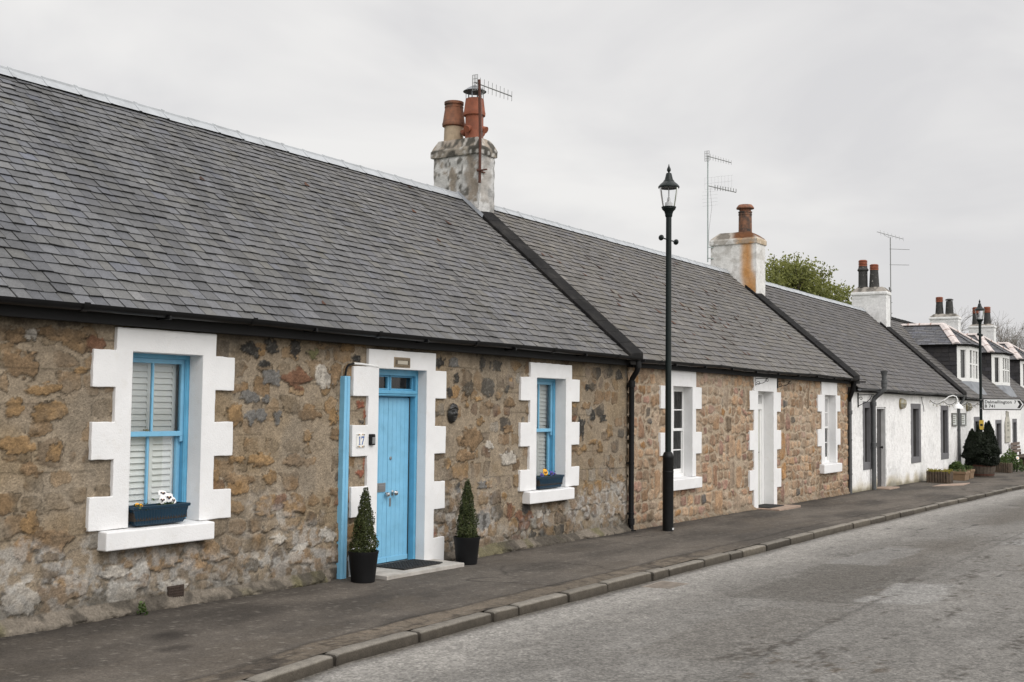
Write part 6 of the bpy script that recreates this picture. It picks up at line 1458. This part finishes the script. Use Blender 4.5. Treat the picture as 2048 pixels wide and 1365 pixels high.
sep = N.new('ShaderNodeSeparateXYZ'); L.new(tc.outputs['Generated'], sep.inputs[0])
gr = N.new('ShaderNodeMapRange'); gr.interpolation_type = 'SMOOTHSTEP'; gr.inputs['From Min'].default_value = .34; gr.inputs['From Max'].default_value = 1.; gr.inputs['To Min'].default_value = 1.; gr.inputs['To Max'].default_value = 2.0; L.new(sep.outputs['Z'], gr.inputs['Value'])
sc = N.new('ShaderNodeVectorMath'); sc.operation = 'SCALE'; L.new(cl.outputs['Result'], sc.inputs[0]); 
so_ = N.new('ShaderNodeMapRange'); so_.interpolation_type = 'SMOOTHSTEP'; so_.inputs['From Min'].default_value = .1; so_.inputs['From Max'].default_value = -.9; so_.inputs['To Min'].default_value = 1.; so_.inputs['To Max'].default_value = 1.62; L.new(sep.outputs['Y'], so_.inputs['Value'])
pr_ = N.new('ShaderNodeMath'); pr_.operation = 'MULTIPLY'; L.new(gr.outputs[0], pr_.inputs[0]); L.new(so_.outputs[0], pr_.inputs[1]); L.new(pr_.outputs[0], sc.inputs['Scale'])
mx = N.new('ShaderNodeMix'); mx.data_type = 'RGBA'; mx.inputs['Factor'].default_value = .94; L.new(sky.outputs[0], mx.inputs['A']); L.new(sc.outputs[0], mx.inputs['B'])
L.new(mx.outputs['Result'], bg.inputs['Color'])
sun = bpy.data.lights.new('Sun', 'SUN'); sun.energy = 1.4; sun.angle = R(45); sun.color = (1, .975, .945)
so = bpy.data.objects.new('Sun', sun); COL.objects.link(so)
el, az = R(38), R(205); sdir = Vector((math.sin(az)*math.cos(el), math.cos(az)*math.cos(el), math.sin(el)))
so.rotation_euler = sdir.to_track_quat('Z', 'Y').to_euler(); so.location = (0, -20, 20)

yaw, pit, rol = R(32.6728), R(3.2856), R(.6)
cy_, sy_ = math.cos(yaw), math.sin(yaw)
fwd0 = Vector((cy_, sy_, 0)); rt = Vector((sy_, -cy_, 0)); up = Vector((0, 0, 1))
Fw = fwd0*math.cos(pit)+up*math.sin(pit); Up = up*math.cos(pit)-fwd0*math.sin(pit)
cX = rt*math.cos(rol)+Up*math.sin(rol); cY = Up*math.cos(rol)-rt*math.sin(rol)
cam = bpy.data.cameras.new('Camera'); cam.sensor_width = 36; cam.lens = 2300/2048*36; cam.clip_start = .1; cam.clip_end = 3000
co = bpy.data.objects.new('Camera', cam); COL.objects.link(co)
mtx = Matrix((cX, cY, -Fw)).transposed().to_4x4(); mtx.translation = (0, -8, 1.79); co.matrix_world = mtx
scene.camera = co
scene.view_settings.view_transform = 'Standard'; scene.view_settings.look = 'None'; scene.view_settings.exposure = 0; scene.view_settings.gamma = 1
scene.render.engine = 'CYCLES'; scene.cycles.max_bounces = 6; scene.cycles.transparent_max_bounces = 12; scene.cycles.use_denoising = True
